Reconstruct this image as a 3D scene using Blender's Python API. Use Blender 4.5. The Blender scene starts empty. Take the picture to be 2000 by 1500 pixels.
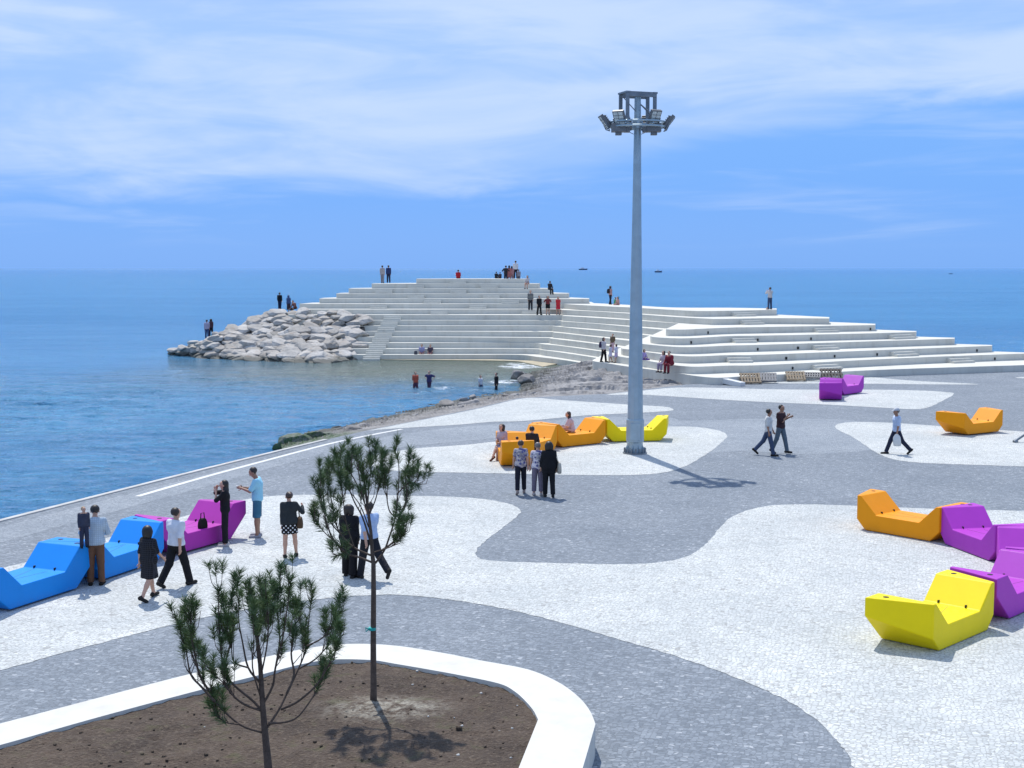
import bpy, bmesh, math, random
import numpy as np
from mathutils import Vector, Matrix, noise as mnoise

# ------------------------------------------------------------------ camera, sky, sun, exposure
scene = bpy.context.scene
COL = scene.collection
R = math.radians
CAM_H, FPX = 6.7, 2600.0                       # eye height (m), focal length in pixels of a 2000 px wide frame
PITCH = math.atan(226 / FPX)
cam_d = bpy.data.cameras.new("camera"); cam = bpy.data.objects.new("camera", cam_d); COL.objects.link(cam)
cam_d.sensor_width = 36; cam_d.lens = 36 * FPX / 2000; cam_d.clip_end = 100000; cam_d.clip_start = .1
cam.location = (0, 0, CAM_H); cam.rotation_euler = (R(90) - PITCH, 0, 0)
scene.camera = cam
scene.view_settings.view_transform = 'Standard'; scene.view_settings.look = 'None'
scene.view_settings.exposure = 0.0; scene.view_settings.gamma = 1
SUN_EL, SUN_AZ = R(60), R(-15.5)               # azimuth from +Y (the sea) towards +X
SUN_DIR = Vector((math.sin(SUN_AZ) * math.cos(SUN_EL), math.cos(SUN_AZ) * math.cos(SUN_EL), math.sin(SUN_EL)))
sun_d = bpy.data.lights.new("sun", 'SUN'); sun = bpy.data.objects.new("sun", sun_d); COL.objects.link(sun)
sun_d.energy = 4.2; sun_d.angle = R(.53); sun_d.color = (1, .96, .90)
sun.rotation_euler = SUN_DIR.to_track_quat('Z', 'Y').to_euler()

world = bpy.data.worlds.new("World"); scene.world = world; world.use_nodes = True
def build_world():
    nt = world.node_tree; N, L = nt.nodes, nt.links; N.clear()
    def nd(t, **k):
        n = N.new(t)
        for a, v in k.items(): setattr(n, a, v)
        return n
    def mth(op, a, b=None, clamp=False):
        n = nd('ShaderNodeMath', operation=op, use_clamp=clamp)
        for i, v in enumerate((a, b)):
            if v is None: continue
            if isinstance(v, (int, float)): n.inputs[i].default_value = v
            else: L.new(v, n.inputs[i])
        return n.outputs[0]
    def ramp(x, lo, hi, smooth=True):
        n = nd('ShaderNodeMapRange', interpolation_type='SMOOTHSTEP' if smooth else 'LINEAR')
        L.new(x, n.inputs[0]); n.inputs[1].default_value = lo; n.inputs[2].default_value = hi
        return n.outputs[0]
    tc = nd('ShaderNodeTexCoord'); sep = nd('ShaderNodeSeparateXYZ'); L.new(tc.outputs['Generated'], sep.inputs[0])
    X, Z = sep.outputs[0], sep.outputs[2]
    sky = nd('ShaderNodeTexSky', sky_type='NISHITA', sun_disc=False, sun_elevation=SUN_EL, sun_rotation=SUN_AZ)
    sky.air_density = 1; sky.dust_density = .6; sky.ozone_density = 2
    tint = nd('ShaderNodeMix', data_type='RGBA'); tint.inputs[0].default_value = .86
    L.new(sky.outputs[0], tint.inputs[6])
    tr = nd('ShaderNodeValToRGB'); L.new(mth('MULTIPLY', Z, 3.0, True), tr.inputs[0])
    e = tr.color_ramp.elements
    e[0].position = 0; e[0].color = SKY_T[0] + (1,); e[1].position = 1; e[1].color = SKY_T[3] + (1,)
    a = e.new(.15); a.color = SKY_T[1] + (1,); a = e.new(.5); a.color = SKY_T[2] + (1,)
    L.new(tr.outputs[0], tint.inputs[7])
    # thin cirrus veil: noise in the direction of view, lower rim rising to the right
    def fbm(sx, sz, rot, scale, det, dist, off):
        mp = nd('ShaderNodeMapping'); L.new(tc.outputs['Generated'], mp.inputs[0])
        mp.inputs['Rotation'].default_value = (0, rot, 0); mp.inputs['Scale'].default_value = (sx, .8, sz); mp.inputs['Location'].default_value = off
        n = nd('ShaderNodeTexNoise'); L.new(mp.outputs[0], n.inputs['Vector'])
        n.inputs['Scale'].default_value = scale; n.inputs['Detail'].default_value = det
        n.inputs['Roughness'].default_value = .55; n.inputs['Distortion'].default_value = dist
        return n.outputs[0]
    n1 = fbm(1.0, 3.4, R(12), 2.7, 5, .6, (5.4, 0, 3.3))
    n2 = fbm(1.0, 5.0, R(10), 7.0, 6, .6, (0, 2, 5))
    n3 = fbm(1.0, 9.0, R(6), 5.0, 4, .5, (7, 1, 2))
    xr = ramp(X, -.12, .42)
    rim = mth('ADD', mth('MULTIPLY', xr, .075), .050)
    wob = mth('MULTIPLY', mth('SUBTRACT', n2, .5), .05)
    above = ramp(mth('ADD', mth('SUBTRACT', Z, rim), wob), -.008, .018)
    body = ramp(mth('ADD', mth('MULTIPLY', n1, .6), mth('MULTIPLY', n2, .4)), .40, .62)
    lowveil = mth('MULTIPLY', ramp(n3, .48, .75), mth('MULTIPLY', ramp(Z, .012, .03), .28))
    veil = mth('MULTIPLY', above, mth('ADD', mth('MULTIPLY', body, .50), .30))
    amt = mth('MAXIMUM', veil, lowveil)
    hi = ramp(Z, .10, .22); left = ramp(mth('MULTIPLY', X, -1), -.15, .3)
    amt = mth('ADD', amt, mth('MULTIPLY', mth('MULTIPLY', hi, left), .12), True)
    mix = nd('ShaderNodeMix', data_type='RGBA'); L.new(amt, mix.inputs[0]); L.new(tint.outputs[2], mix.inputs[6])
    mix.inputs[7].default_value = CLOUD_T + (1,)
    bg = nd('ShaderNodeBackground'); bg.inputs['Strength'].default_value = .1
    L.new(mix.outputs[2], bg.inputs[0])
    out = nd('ShaderNodeOutputWorld'); L.new(bg.outputs[0], out.inputs[0])
SKY_T = [(1.6, 4.35, 10.2), (1.4, 4.15, 10.4), (2.1, 4.85, 10.4), (1.5, 3.6, 9.0)]
CLOUD_T = (6.5, 7.9, 10.5)
build_world()

# ------------------------------------------------------------------ small helpers
CAMP = Vector((0, 0, CAM_H))
FW = Vector((0, math.cos(PITCH), -math.sin(PITCH))); UP = Vector((0, math.sin(PITCH), math.cos(PITCH))); RT = Vector((1, 0, 0))
def ray(px, py): return FW + RT * ((px - 1000) / FPX) + UP * ((750 - py) / FPX)
def at(px, py, z=0.0):                       # survey: where a sight line meets the level z
    r = ray(px, py); return CAMP + r * ((z - CAM_H) / r.z)
def at_y(px, py, y):                         # where a sight line meets the upright plane at distance y
    r = ray(px, py); return CAMP + r * (y / r.y)

def tag(o, label=None, cat=None, group=None, kind=None):
    if label: o['label'] = label
    if cat: o['category'] = cat
    if group: o['group'] = group
    if kind: o['kind'] = kind
    return o
def empty(name, loc=(0, 0, 0), rz=0, label=None, cat=None, group=None):
    o = bpy.data.objects.new(name, None); COL.objects.link(o); o.location = loc; o.rotation_euler = (0, 0, rz)
    o.empty_display_size = .2
    return tag(o, label, cat, group)
def link(name, me, mats, parent=None, smooth=False):
    o = bpy.data.objects.new(name, me); COL.objects.link(o)
    for m in (mats if isinstance(mats, (list, tuple)) else [mats]): me.materials.append(m)
    if smooth: me.polygons.foreach_set('use_smooth', [True] * len(me.polygons))
    if parent: o.parent = parent
    return o
def mesh(name, vs, fs, mats, parent=None, smooth=False, mi=None):
    me = bpy.data.meshes.new(name); me.from_pydata([tuple(v) for v in vs], [], fs)
    if mi: me.polygons.foreach_set('material_index', mi)
    me.update()
    return link(name, me, mats, parent, smooth)
def copy_tree(o, parent=None):
    c = o.copy(); COL.objects.link(c); c.parent = parent
    for ch in o.children: copy_tree(ch, c)
    return c
class MB:                                     # gathers boxes, tubes and prisms into one mesh
    def __init__(s): s.v, s.f, s.m = [], [], []
    def add(s, vs, fs, mi=0):
        b = len(s.v); s.v += [Vector(v) for v in vs]; s.f += [tuple(i + b for i in f) for f in fs]; s.m += [mi] * len(fs)
    def box(s, c, d, rot=None, mi=0):
        c = Vector(c); x, y, z = [k / 2 for k in d]
        vs = [Vector((a * x, b * y, e * z)) for a in (-1, 1) for b in (-1, 1) for e in (-1, 1)]
        if rot is not None: vs = [rot @ v for v in vs]
        s.add([c + v for v in vs], [(0, 1, 3, 2), (4, 6, 7, 5), (0, 4, 5, 1), (2, 3, 7, 6), (0, 2, 6, 4), (1, 5, 7, 3)], mi)
    def tube(s, pts, rs, n=8, mi=0, cap=True):
        pts = [Vector(p) for p in pts]; b = len(s.v); k = len(pts)
        if isinstance(rs, (int, float)): rs = [rs] * k
        prev = None
        for i, p in enumerate(pts):
            t = (pts[min(i + 1, k - 1)] - pts[max(i - 1, 0)]).normalized()
            if prev is None:
                a = t.orthogonal().normalized()
                if abs(t.z) > .9: a = (Vector((1, 0, 0)) - t * t.x).normalized()
            else: a = (prev - t * prev.dot(t)).normalized()
            prev = a; c = t.cross(a)
            for j in range(n):
                w = 2 * math.pi * (j + .5) / n; s.v.append(p + (a * math.cos(w) + c * math.sin(w)) * rs[i])
        for i in range(k - 1):
            for j in range(n):
                s.f.append((b + i * n + j, b + i * n + (j + 1) % n, b + (i + 1) * n + (j + 1) % n, b + (i + 1) * n + j)); s.m.append(mi)
        if cap:
            s.f.append(tuple(b + j for j in reversed(range(n)))); s.f.append(tuple(b + (k - 1) * n + j for j in range(n))); s.m += [mi, mi]
    def prism(s, poly, z0, z1, mi=0):
        n = len(poly); area = sum(poly[i][0] * poly[(i + 1) % n][1] - poly[(i + 1) % n][0] * poly[i][1] for i in range(n))
        if area < 0: poly = poly[::-1]
        vs = [(p[0], p[1], z0) for p in poly] + [(p[0], p[1], z1) for p in poly]
        fs = [tuple(range(n, 2 * n)), tuple(reversed(range(n)))] + [(i, (i + 1) % n, n + (i + 1) % n, n + i) for i in range(n)]
        s.add(vs, fs, mi)
    def build(s, name, mats, parent=None, smooth=False, bevel=0, seg=2):
        o = mesh(name, s.v, s.f, mats, parent, smooth, s.m)
        if bevel:
            md = o.modifiers.new('bevel', 'BEVEL'); md.width = bevel; md.segments = seg; md.limit_method = 'ANGLE'; md.angle_limit = R(25)
        return o

# ------------------------------------------------------------------ materials
class NT:
    def __init__(s, name):
        s.m = bpy.data.materials.new(name); s.m.use_nodes = True; s.t = s.m.node_tree
        s.b = s.t.nodes['Principled BSDF']; s.L = s.t.links; s._o = None
    def nd(s, t, **k):
        n = s.t.nodes.new(t)
        for a, v in k.items(): setattr(n, a, v)
        return n
    def set(s, n, i, v):
        if isinstance(v, bpy.types.NodeSocket): s.L.new(v, n.inputs[i])
        elif isinstance(v, tuple) and n.inputs[i].type == 'RGBA' and len(v) == 3: n.inputs[i].default_value = v + (1,)
        else: n.inputs[i].default_value = v
    def obj(s):
        if s._o is None: s._o = s.nd('ShaderNodeTexCoord').outputs['Object']
        return s._o
    def geo(s): return s.nd('ShaderNodeNewGeometry').outputs['Position']
    def map(s, v, sc=(1, 1, 1), rot=(0, 0, 0), loc=(0, 0, 0)):
        n = s.nd('ShaderNodeMapping'); s.L.new(v, n.inputs[0]); n.inputs['Scale'].default_value = sc; n.inputs['Rotation'].default_value = rot; n.inputs['Location'].default_value = loc
        return n.outputs[0]
    def noise(s, v, scale, det=4, rough=.55, dist=0):
        n = s.nd('ShaderNodeTexNoise'); s.L.new(v, n.inputs['Vector'])
        n.inputs['Scale'].default_value = scale; n.inputs['Detail'].default_value = det; n.inputs['Roughness'].default_value = rough; n.inputs['Distortion'].default_value = dist
        return n.outputs[0]
    def vor(s, v, scale, feature='F1', out='Distance', rnd=1.0):
        n = s.nd('ShaderNodeTexVoronoi', feature=feature); s.L.new(v, n.inputs['Vector']); n.inputs['Scale'].default_value = scale; n.inputs['Randomness'].default_value = rnd
        return n.outputs[out]
    def math(s, op, a, b=0.0, clamp=False):
        n = s.nd('ShaderNodeMath', operation=op, use_clamp=clamp); s.set(n, 0, a); s.set(n, 1, b); return n.outputs[0]
    def rng(s, x, a, b, c=0.0, d=1.0, smooth=False):
        n = s.nd('ShaderNodeMapRange', interpolation_type='SMOOTHSTEP' if smooth else 'LINEAR'); s.set(n, 0, x)
        for i, v in enumerate((a, b, c, d)): n.inputs[i + 1].default_value = v
        return n.outputs[0]
    def mix(s, f, a, b, bt='MIX'):
        n = s.nd('ShaderNodeMix', data_type='RGBA', blend_type=bt); s.set(n, 0, f); s.set(n, 6, a); s.set(n, 7, b); return n.outputs[2]
    def sep(s, v):
        n = s.nd('ShaderNodeSeparateXYZ'); s.L.new(v, n.inputs[0]); return n.outputs
    def val(s, c):
        n = s.nd('ShaderNodeSeparateColor'); s.L.new(c, n.inputs[0]); return n.outputs[0]
    def base(s, c): s.set(s.b, 'Base Color', c); return s
    def rough(s, r): s.set(s.b, 'Roughness', r); return s
    def bump(s, h, st=.3, dist=.02, chain=None):
        n = s.nd('ShaderNodeBump'); s.L.new(h, n.inputs['Height']); n.inputs['Strength'].default_value = st; n.inputs['Distance'].default_value = dist
        if chain is not None: s.L.new(chain, n.inputs['Normal'])
        s.L.new(n.outputs[0], s.b.inputs['Normal']); return n.outputs[0]

def m_plain(name, c, rough=.6, var=.12, scale=6, metal=0, bump=.0, spec=None):
    t = NT(name); n = t.noise(t.obj(), scale, 4)
    d = tuple(max(0, k * (1 - var)) for k in c); l = tuple(min(1, k * (1 + var)) for k in c)
    t.base(t.mix(t.rng(n, .3, .7), d, l)).rough(rough); t.b.inputs['Metallic'].default_value = metal
    if spec is not None: t.b.inputs['Specular IOR Level'].default_value = spec
    if bump: t.bump(t.noise(t.obj(), scale * 8, 3), bump, .01)
    return t.m
def m_cobble(name, lo, hi, fleck, fleckp, grout, gw):
    t = NT(name); P = t.geo()
    warp = t.nd('ShaderNodeVectorMath', operation='ADD'); t.L.new(P, warp.inputs[0])
    nz = t.nd('ShaderNodeTexNoise'); t.L.new(P, nz.inputs['Vector']); nz.inputs['Scale'].default_value = 1.6
    sc = t.nd('ShaderNodeVectorMath', operation='SCALE'); t.L.new(nz.outputs['Color'], sc.inputs[0]); sc.inputs['Scale'].default_value = .25
    t.L.new(sc.outputs[0], warp.inputs[1]); V = t.map(warp.outputs[0], (.82, 1.15, .01), (0, 0, R(12)))
    cell = t.val(t.vor(V, 15.5, 'F1', 'Color', .62)); edge = t.vor(V, 15.5, 'DISTANCE_TO_EDGE', 'Distance', .62)
    c = t.mix(cell, lo, hi)
    c = t.mix(t.rng(cell, fleckp, fleckp + .03), c, fleck)
    big = t.noise(P, .35, 5, .6, .4); mid = t.noise(P, 2.2, 4, .6)
    c = t.mix(t.rng(big, .3, .72), c, t.mix(1.0, c, (.76, .785, .81), 'MULTIPLY'))
    c = t.mix(t.rng(mid, .35, .75), t.mix(1.0, c, (.90, .91, .92), 'MULTIPLY'), c)
    dust = t.rng(t.noise(P, .16, 4, .65, .8), .56, .74, 0, .34, True)
    c = t.mix(dust, c, hi)
    e = t.rng(edge, 0, gw, 1, 0)
    c = t.mix(t.math('MULTIPLY', e, .75), c, grout)
    t.base(c).rough(.82); t.b.inputs['Specular IOR Level'].default_value = .3
    t.bump(t.math('ADD', t.rng(edge, 0, .18, 0, 1, True), t.math('MULTIPLY', cell, .5)), .35, .012)
    return t.m
M = {}
M['cobble_grey'] = m_cobble('cobble_grey', (.185, .21, .235), (.315, .345, .375), (.47, .49, .505), .965, (.115, .13, .145), .11)
M['cobble_mid'] = m_cobble('cobble_mid', (.265, .295, .32), (.385, .415, .44), (.44, .46, .48), .97, (.11, .12, .135), .11)
M['cobble_white'] = m_cobble('cobble_white', (.56, .575, .545), (.745, .75, .71), (.42, .415, .39), .95, (.25, .25, .235), .14)
def m_concrete(name, c, stain=.12):
    t = NT(name); P = t.geo(); n = t.noise(P, .5, 5, .6); n2 = t.noise(t.map(P, (1, 1, .25)), 2.5, 4, .6)
    col = t.mix(t.rng(n, .3, .7), tuple(k * (1 - stain) for k in c), c)
    col = t.mix(t.rng(n2, .5, .78), col, t.mix(1.0, col, (.88, .86, .83), 'MULTIPLY'))
    sx = t.sep(P); u = t.math('ADD', t.math('MULTIPLY', sx[0], .96), t.math('MULTIPLY', sx[1], .28))
    pan = t.nd('ShaderNodeTexWhiteNoise', noise_dimensions='2D')
    cmb = t.nd('ShaderNodeCombineXYZ'); t.L.new(t.math('FLOOR', t.math('MULTIPLY', u, .33)), cmb.inputs[0]); t.L.new(t.math('FLOOR', t.math('MULTIPLY', t.math('ADD', sx[2], .9), 2.27)), cmb.inputs[1])
    t.L.new(cmb.outputs[0], pan.inputs['Vector'])
    col = t.mix(t.math('MULTIPLY', pan.outputs['Value'], .22), col, t.mix(1.0, col, (.86, .845, .83), 'MULTIPLY'))
    t.base(col).rough(.75); t.bump(t.noise(P, 9, 4), .12, .02); return t.m
M['concrete'] = m_concrete('white_concrete', (.65, .635, .56))
M['planter'] = m_concrete('planter_concrete', (.63, .62, .565), .05)
M['ledge'] = m_plain('wet_sandy_concrete', (.40, .34, .22), .7, .2, 1.5)
M['marble'] = m_plain('white_marble', (.64, .64, .61), .5, .06, 2)
M['coping'] = m_plain('coping_stone', (.42, .42, .40), .7, .15, 1.2)
M['quay'] = m_plain('quay_wall_stone', (.30, .30, .29), .85, .25, 1.5, bump=.4)
def m_soil():
    t = NT('soil'); P = t.geo(); n = t.noise(P, 1.3, 6, .65, .3); n2 = t.noise(P, 16, 5, .7); cl = t.vor(P, 22)
    c = t.mix(t.rng(n, .3, .7), (.046, .031, .021), (.105, .074, .051))
    c = t.mix(t.rng(n2, .5, .75), c, (.17, .132, .094))
    ctr = at(755, 1385, .38); s = t.sep(P)
    dx = t.math('DIVIDE', t.math('SUBTRACT', s[0], ctr.x), 1.25); dy = t.math('DIVIDE', t.math('SUBTRACT', s[1], ctr.y), .75)
    rr = t.math('SQRT', t.math('ADD', t.math('MULTIPLY', dx, dx), t.math('MULTIPLY', dy, dy)))
    dry = t.math('MULTIPLY', t.rng(rr, .15, 1.0, 1, 0, True), t.rng(t.noise(P, 5, 5, .7), .42, .62))
    c = t.mix(dry, c, (.40, .37, .30))
    c = t.mix(t.math('MULTIPLY', t.rng(t.noise(P, 2.6, 4, .6, .5), .58, .72), .55), c, (.085, .085, .035))
    t.base(c).rough(.95); t.bump(t.math('ADD', n2, t.math('MULTIPLY', cl, .6)), .9, .05); return t.m
M['soil'] = m_soil()
def m_rock(name, lo, hi, rust, weed=False, bd=.09):
    t = NT(name); P = t.geo(); n = t.noise(P, .9, 5, .6); n2 = t.noise(P, 4.5, 6, .7); n3 = t.noise(t.map(P, (1, 1, 2.5), (.3, .2, 0)), 2.0, 5, .6, .6)
    rnd = t.nd('ShaderNodeObjectInfo').outputs['Random']
    c = t.mix(t.rng(n, .3, .7), lo, hi)
    c = t.mix(t.rng(rnd, 0, 1, 0, .8), c, t.mix(1.0, c, (.68, .64, .59), 'MULTIPLY'))
    c = t.mix(t.math('MULTIPLY', t.rng(n3, .55, .72), .55), c, rust)
    c = t.mix(t.rng(n2, .25, .5, .5, 0), c, tuple(k * .35 for k in lo))
    z = t.sep(P)[2]; wet = t.rng(t.math('ADD', z, t.math('MULTIPLY', t.math('SUBTRACT', n2, .5), .35)), -.72, -.40, 1, 0, True)
    c = t.mix(t.math('MULTIPLY', wet, .8), c, (.06, .065, .05))
    if weed:
        q = at(575, 866, -.5); s = t.sep(P); d = t.math('SQRT', t.math('ADD', t.math('POWER', t.math('SUBTRACT', s[0], q.x), 2), t.math('POWER', t.math('SUBTRACT', s[1], q.y), 2)))
        c = t.mix(t.math('MULTIPLY', t.rng(d, 1.5, 4.2, 1, 0, True), t.rng(n2, .35, .55)), c, (.035, .075, .022))
    t.base(c).rough(.85); t.bump(t.math('ADD', n2, t.math('MULTIPLY', n3, .8)), .6, bd); return t.m
M['boulder'] = m_rock('pale_boulder', (.33, .315, .29), (.58, .555, .51), (.36, .24, .15))
M['core'] = m_rock('dark_rubble', (.12, .11, .10), (.22, .20, .18), (.2, .13, .08))
M['shelf'] = m_rock('shore_rock', (.145, .142, .142), (.37, .36, .35), (.13, .115, .105), True, .015)
def m_sea():
    t = NT('sea_water'); P = t.geo(); s = t.sep(P)
    deep, mid = (.028, .165, .335), (.062, .245, .43)
    c = t.mix(t.rng(t.math('ADD', t.math('MULTIPLY', t.noise(t.map(P, (.006, .03, 1)), 1, 5, .6), .55), t.math('MULTIPLY', t.noise(t.map(P, (.10, .42, 1), (0, 0, R(-8))), 1, 4, .6, .4), .45)), .38, .62), deep, mid)
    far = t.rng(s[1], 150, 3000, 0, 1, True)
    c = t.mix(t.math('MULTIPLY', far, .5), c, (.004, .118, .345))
    g = t.math('MULTIPLY', t.rng(t.math('ADD', s[1], t.math('MULTIPLY', t.math('SUBTRACT', t.noise(P, .12, 4), .5), 12)), 72, 99, 0, 1, True), t.rng(s[1], 108, 124, 1, 0))
    g = t.math('MULTIPLY', g, t.rng(s[0], -36, -8, 0, 1, True))
    edge = t.math('MULTIPLY', t.rng(t.math('ADD', s[0], t.math('MULTIPLY', s[1], -.11)), -11.5, -5.5, 0, .75, True), t.math('MULTIPLY', t.rng(s[1], 60, 70, 0, 1, True), t.rng(s[1], 108, 120, 1, 0)))
    g = t.math('MAXIMUM', g, edge)
    c = t.mix(t.math('MULTIPLY', g, .92), c, (.165, .180, .115))
    # foam where wavelets break on the shelf and round the waders
    foam = None; fn = t.noise(P, 1.1, 6, .75, .6)
    for (px, py, r, k) in ((1022, 716, 2.3, 1.0), (990, 746, 1.5, .9), (866, 759, .8, .7), (1035, 711, 2.4, .7), (900, 812, .7, .8), (975, 789, .6, .7)):
        q = at(px, py, -.9)
        dx = t.math('DIVIDE', t.math('SUBTRACT', s[0], q.x), r); dy = t.math('DIVIDE', t.math('SUBTRACT', s[1], q.y), r * 1.3)
        d = t.math('ADD', t.math('MULTIPLY', dx, dx), t.math('MULTIPLY', dy, dy))
        v = t.math('MULTIPLY', t.rng(d, .1, 1, k, 0, True), t.rng(fn, .44, .56))
        foam = v if foam is None else t.math('MAXIMUM', foam, v)
    c = t.mix(foam, c, (.85, .88, .9))
    t.base(c); t.rough(t.rng(foam, 0, 1, .09, .7)); t.b.inputs['IOR'].default_value = 1.33; t.set(t.b, 'Specular IOR Level', t.rng(s[1], 25, 200, .42, .05))
    near = t.rng(s[1], 20, 130, 1, .55)
    w1 = t.noise(t.map(P, (.35, 1.1, 1), (0, 0, R(-14))), .9, 5, .62, .4)
    w2 = t.noise(t.map(P, (.06, .16, 1), (0, 0, R(-8))), 1.0, 4, .6, .3)
    w3 = t.noise(t.map(P, (1, 1.9, 1), (0, 0, R(10))), 3.0, 4, .6, .2)
    b1 = t.bump(w2, .6, 1.6); b2 = t.bump(w1, 1.0, .62, b1); t.bump(w3, 1.0, .17, b2)
    return t.m
M['sea'] = m_sea()
M['bark'] = m_plain('pine_bark', (.10, .072, .055), .9, .35, 14, bump=.6)
def m_needle():
    t = NT('pine_needles'); P = t.obj(); n = t.noise(P, 4.5, 3); n2 = t.noise(P, 40, 2)
    c = t.mix(t.rng(n, .35, .65), (.062, .118, .046), (.125, .185, .058)); c = t.mix(t.rng(n2, .55, .75, 0, .6), c, (.12, .18, .08))
    t.base(c).rough(.55); return t.m
M['needle'] = m_needle()
M['ribbon'] = m_plain('teal_ribbon', (.01, .42, .38), .5, .1)
def m_plastic(name, c):
    t = NT(name); P = t.obj(); n = t.noise(P, 2.2, 4, .6); sc = t.noise(t.map(P, (1, 1, 4)), 9, 5, .7)
    col = t.mix(t.rng(n, .3, .7), tuple(k * .93 for k in c), c)
    z = t.sep(P)[2]; dirt = t.math('MULTIPLY', t.rng(z, 0, .14, .35, 0), t.rng(sc, .45, .7))
    col = t.mix(dirt, col, (.25, .22, .18)); t.base(col).rough(t.rng(sc, .3, .7, .42, .58)); t.b.inputs['Specular IOR Level'].default_value = .22; t.bump(t.noise(P, 60, 3), .05, .004); return t.m
M['orange'] = m_plastic('orange_plastic', (.88, .32, .002)); M['yellow'] = m_plastic('yellow_plastic', (.92, .71, .002))
M['purple'] = m_plastic('purple_plastic', (.42, .042, .47)); M['magenta'] = m_plastic('magenta_plastic', (.44, .035, .38)); M['blue'] = m_plastic('blue_plastic', (.006, .26, .76))
M['hole'] = m_plain('dark_hole', (.012, .012, .012), .8, .1)
M['steel'] = m_plain('galvanised_steel', (.35, .44, .49), .45, .10, 3, metal=.55)
M['steel_dark'] = m_plain('weathered_steel', (.20, .225, .25), .5, .2, 4, metal=.5)
M['lamp_case'] = m_plain('lamp_casing', (.16, .165, .17), .5, .15, 5, metal=.3)
M['lamp_glass'] = m_plain('lamp_glass', (.55, .60, .58), .12, .2, 9)
M['wood'] = m_plain('pallet_wood', (.30, .23, .15), .8, .25, 7, bump=.3); M['wood_grey'] = m_plain('grey_pallet_wood', (.25, .24, .23), .8, .2, 7, bump=.3); M['wood_dark'] = m_plain('dark_pallet_wood', (.13, .11, .09), .8, .25, 7)
M['skin'] = m_plain('skin', (.52, .30, .21), .55, .06, 9); M['skin_dark'] = m_plain('tanned_skin', (.34, .18, .115), .55, .06, 9)
M['eye'] = m_plain('dark_eye', (.02, .015, .012), .3, .0); M['lip'] = m_plain('lip', (.36, .13, .10), .5, .0)
M['hull_dark'] = m_plain('dark_hull', (.06, .10, .17), .5, .1, 1); M['hull_white'] = m_plain('white_cabin', (.75, .77, .78), .5, .05, 1)

# ------------------------------------------------------------------ plain setting: sea, plaza, paving
def smooth_poly(pts, n=6):                    # closed Catmull-Rom through plan points
    out = []; k = len(pts)
    for i in range(k):
        p0, p1, p2, p3 = (pts[(i + j) % k] for j in (-1, 0, 1, 2))
        for s in range(n):
            t = s / n
            out.append(tuple(.5 * (2 * p1[a] + (p2[a] - p0[a]) * t + (2 * p0[a] - 5 * p1[a] + 4 * p2[a] - p3[a]) * t * t + (3 * p1[a] - p0[a] - 3 * p2[a] + p3[a]) * t ** 3) for a in (0, 1)))
    return out
def smooth_line(pts, n=5):
    out = []; k = len(pts)
    for i in range(k - 1):
        p0, p1, p2, p3 = pts[max(i - 1, 0)], pts[i], pts[i + 1], pts[min(i + 2, k - 1)]
        for s in range(n):
            t = s / n
            out.append(tuple(.5 * (2 * p1[a] + (p2[a] - p0[a]) * t + (2 * p0[a] - 5 * p1[a] + 4 * p2[a] - p3[a]) * t * t + (3 * p1[a] - p0[a] - 3 * p2[a] + p3[a]) * t ** 3) for a in (0, 1)))
    out.append(tuple(pts[-1][:2])); return out
def plan(px, z=0.0): return [tuple(at(x, y, z)[:2]) for x, y in px]
SEA_Z = -.9
sea_v, sea_f = [(0, 60, SEA_Z)], []
rings = [40, 90, 200, 600, 2500, 12000, 70000]
for r in rings: sea_v += [(r * math.cos(2 * math.pi * i / 64), 60 + r * math.sin(2 * math.pi * i / 64), SEA_Z) for i in range(64)]
sea_f += [(0, 1 + i, 1 + (i + 1) % 64) for i in range(64)]
for k in range(len(rings) - 1): sea_f += [(1 + k * 64 + i, 1 + (k + 1) * 64 + i, 1 + (k + 1) * 64 + (i + 1) % 64, 1 + k * 64 + (i + 1) % 64) for i in range(64)]
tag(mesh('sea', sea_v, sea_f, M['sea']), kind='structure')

def wave_patch():
    """real wavelets on the near water, long crests running with the shore"""
    r = np.random.default_rng(4); x = np.arange(-44, 6, .16); y = np.arange(21, 104, .16); Xg, Yg = np.meshgrid(x, y, indexing='ij'); Hh = np.zeros_like(Xg)
    for i in range(46):
        lam = .55 * (9 ** r.random()); a = r.normal(-1.25, .55); k = 2 * np.pi / lam; ph = r.random() * 6.283
        w = np.sin(k * (Xg * np.cos(a) + Yg * np.sin(a)) + ph + .8 * np.sin(.11 * Xg + .07 * Yg + i)); Hh += .0070 * lam ** .75 * (w + .25 * np.cos(2 * np.arcsin(np.clip(w, -1, 1))))
    Hh *= .72 + .28 * np.sin(.19 * Xg + .05 * Yg) * np.sin(.13 * Yg - .06 * Xg)
    f = np.minimum.reduce([(Xg + 44) / 6, (6 - Xg) / 3, (Yg - 21) / 3, (104 - Yg) / 22]).clip(0, 1); f = np.where(Xg > 0, f * .6, f)
    V = np.stack([Xg, Yg, SEA_Z + .02 + Hh * f - .05 * (f <= .001)], -1).reshape(-1, 3); ny_ = len(y); i, j = np.meshgrid(np.arange(len(x) - 1), np.arange(ny_ - 1), indexing='ij'); q = (i * ny_ + j).ravel()
    F = np.stack([q, q + ny_, q + ny_ + 1, q + 1], 1)
    me = bpy.data.meshes.new('sea'); me.from_pydata(V.tolist(), [], F.tolist()); me.update()
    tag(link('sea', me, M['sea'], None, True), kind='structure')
wave_patch()
EDGE = plan([(-500, 1142), (-200, 1067), (0, 1017), (150, 979), (300, 941), (400, 916), (547, 880), (635, 859), (719, 840), (820, 820), (932, 797), (1010, 778), (1060, 775), (1190, 769), (1255, 761), (1340, 751), (1412, 748)])
wingp, wingq = at(1500, 732.5, .42), at(2000, 713, .42)
wd = (wingq - wingp).normalized()
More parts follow.
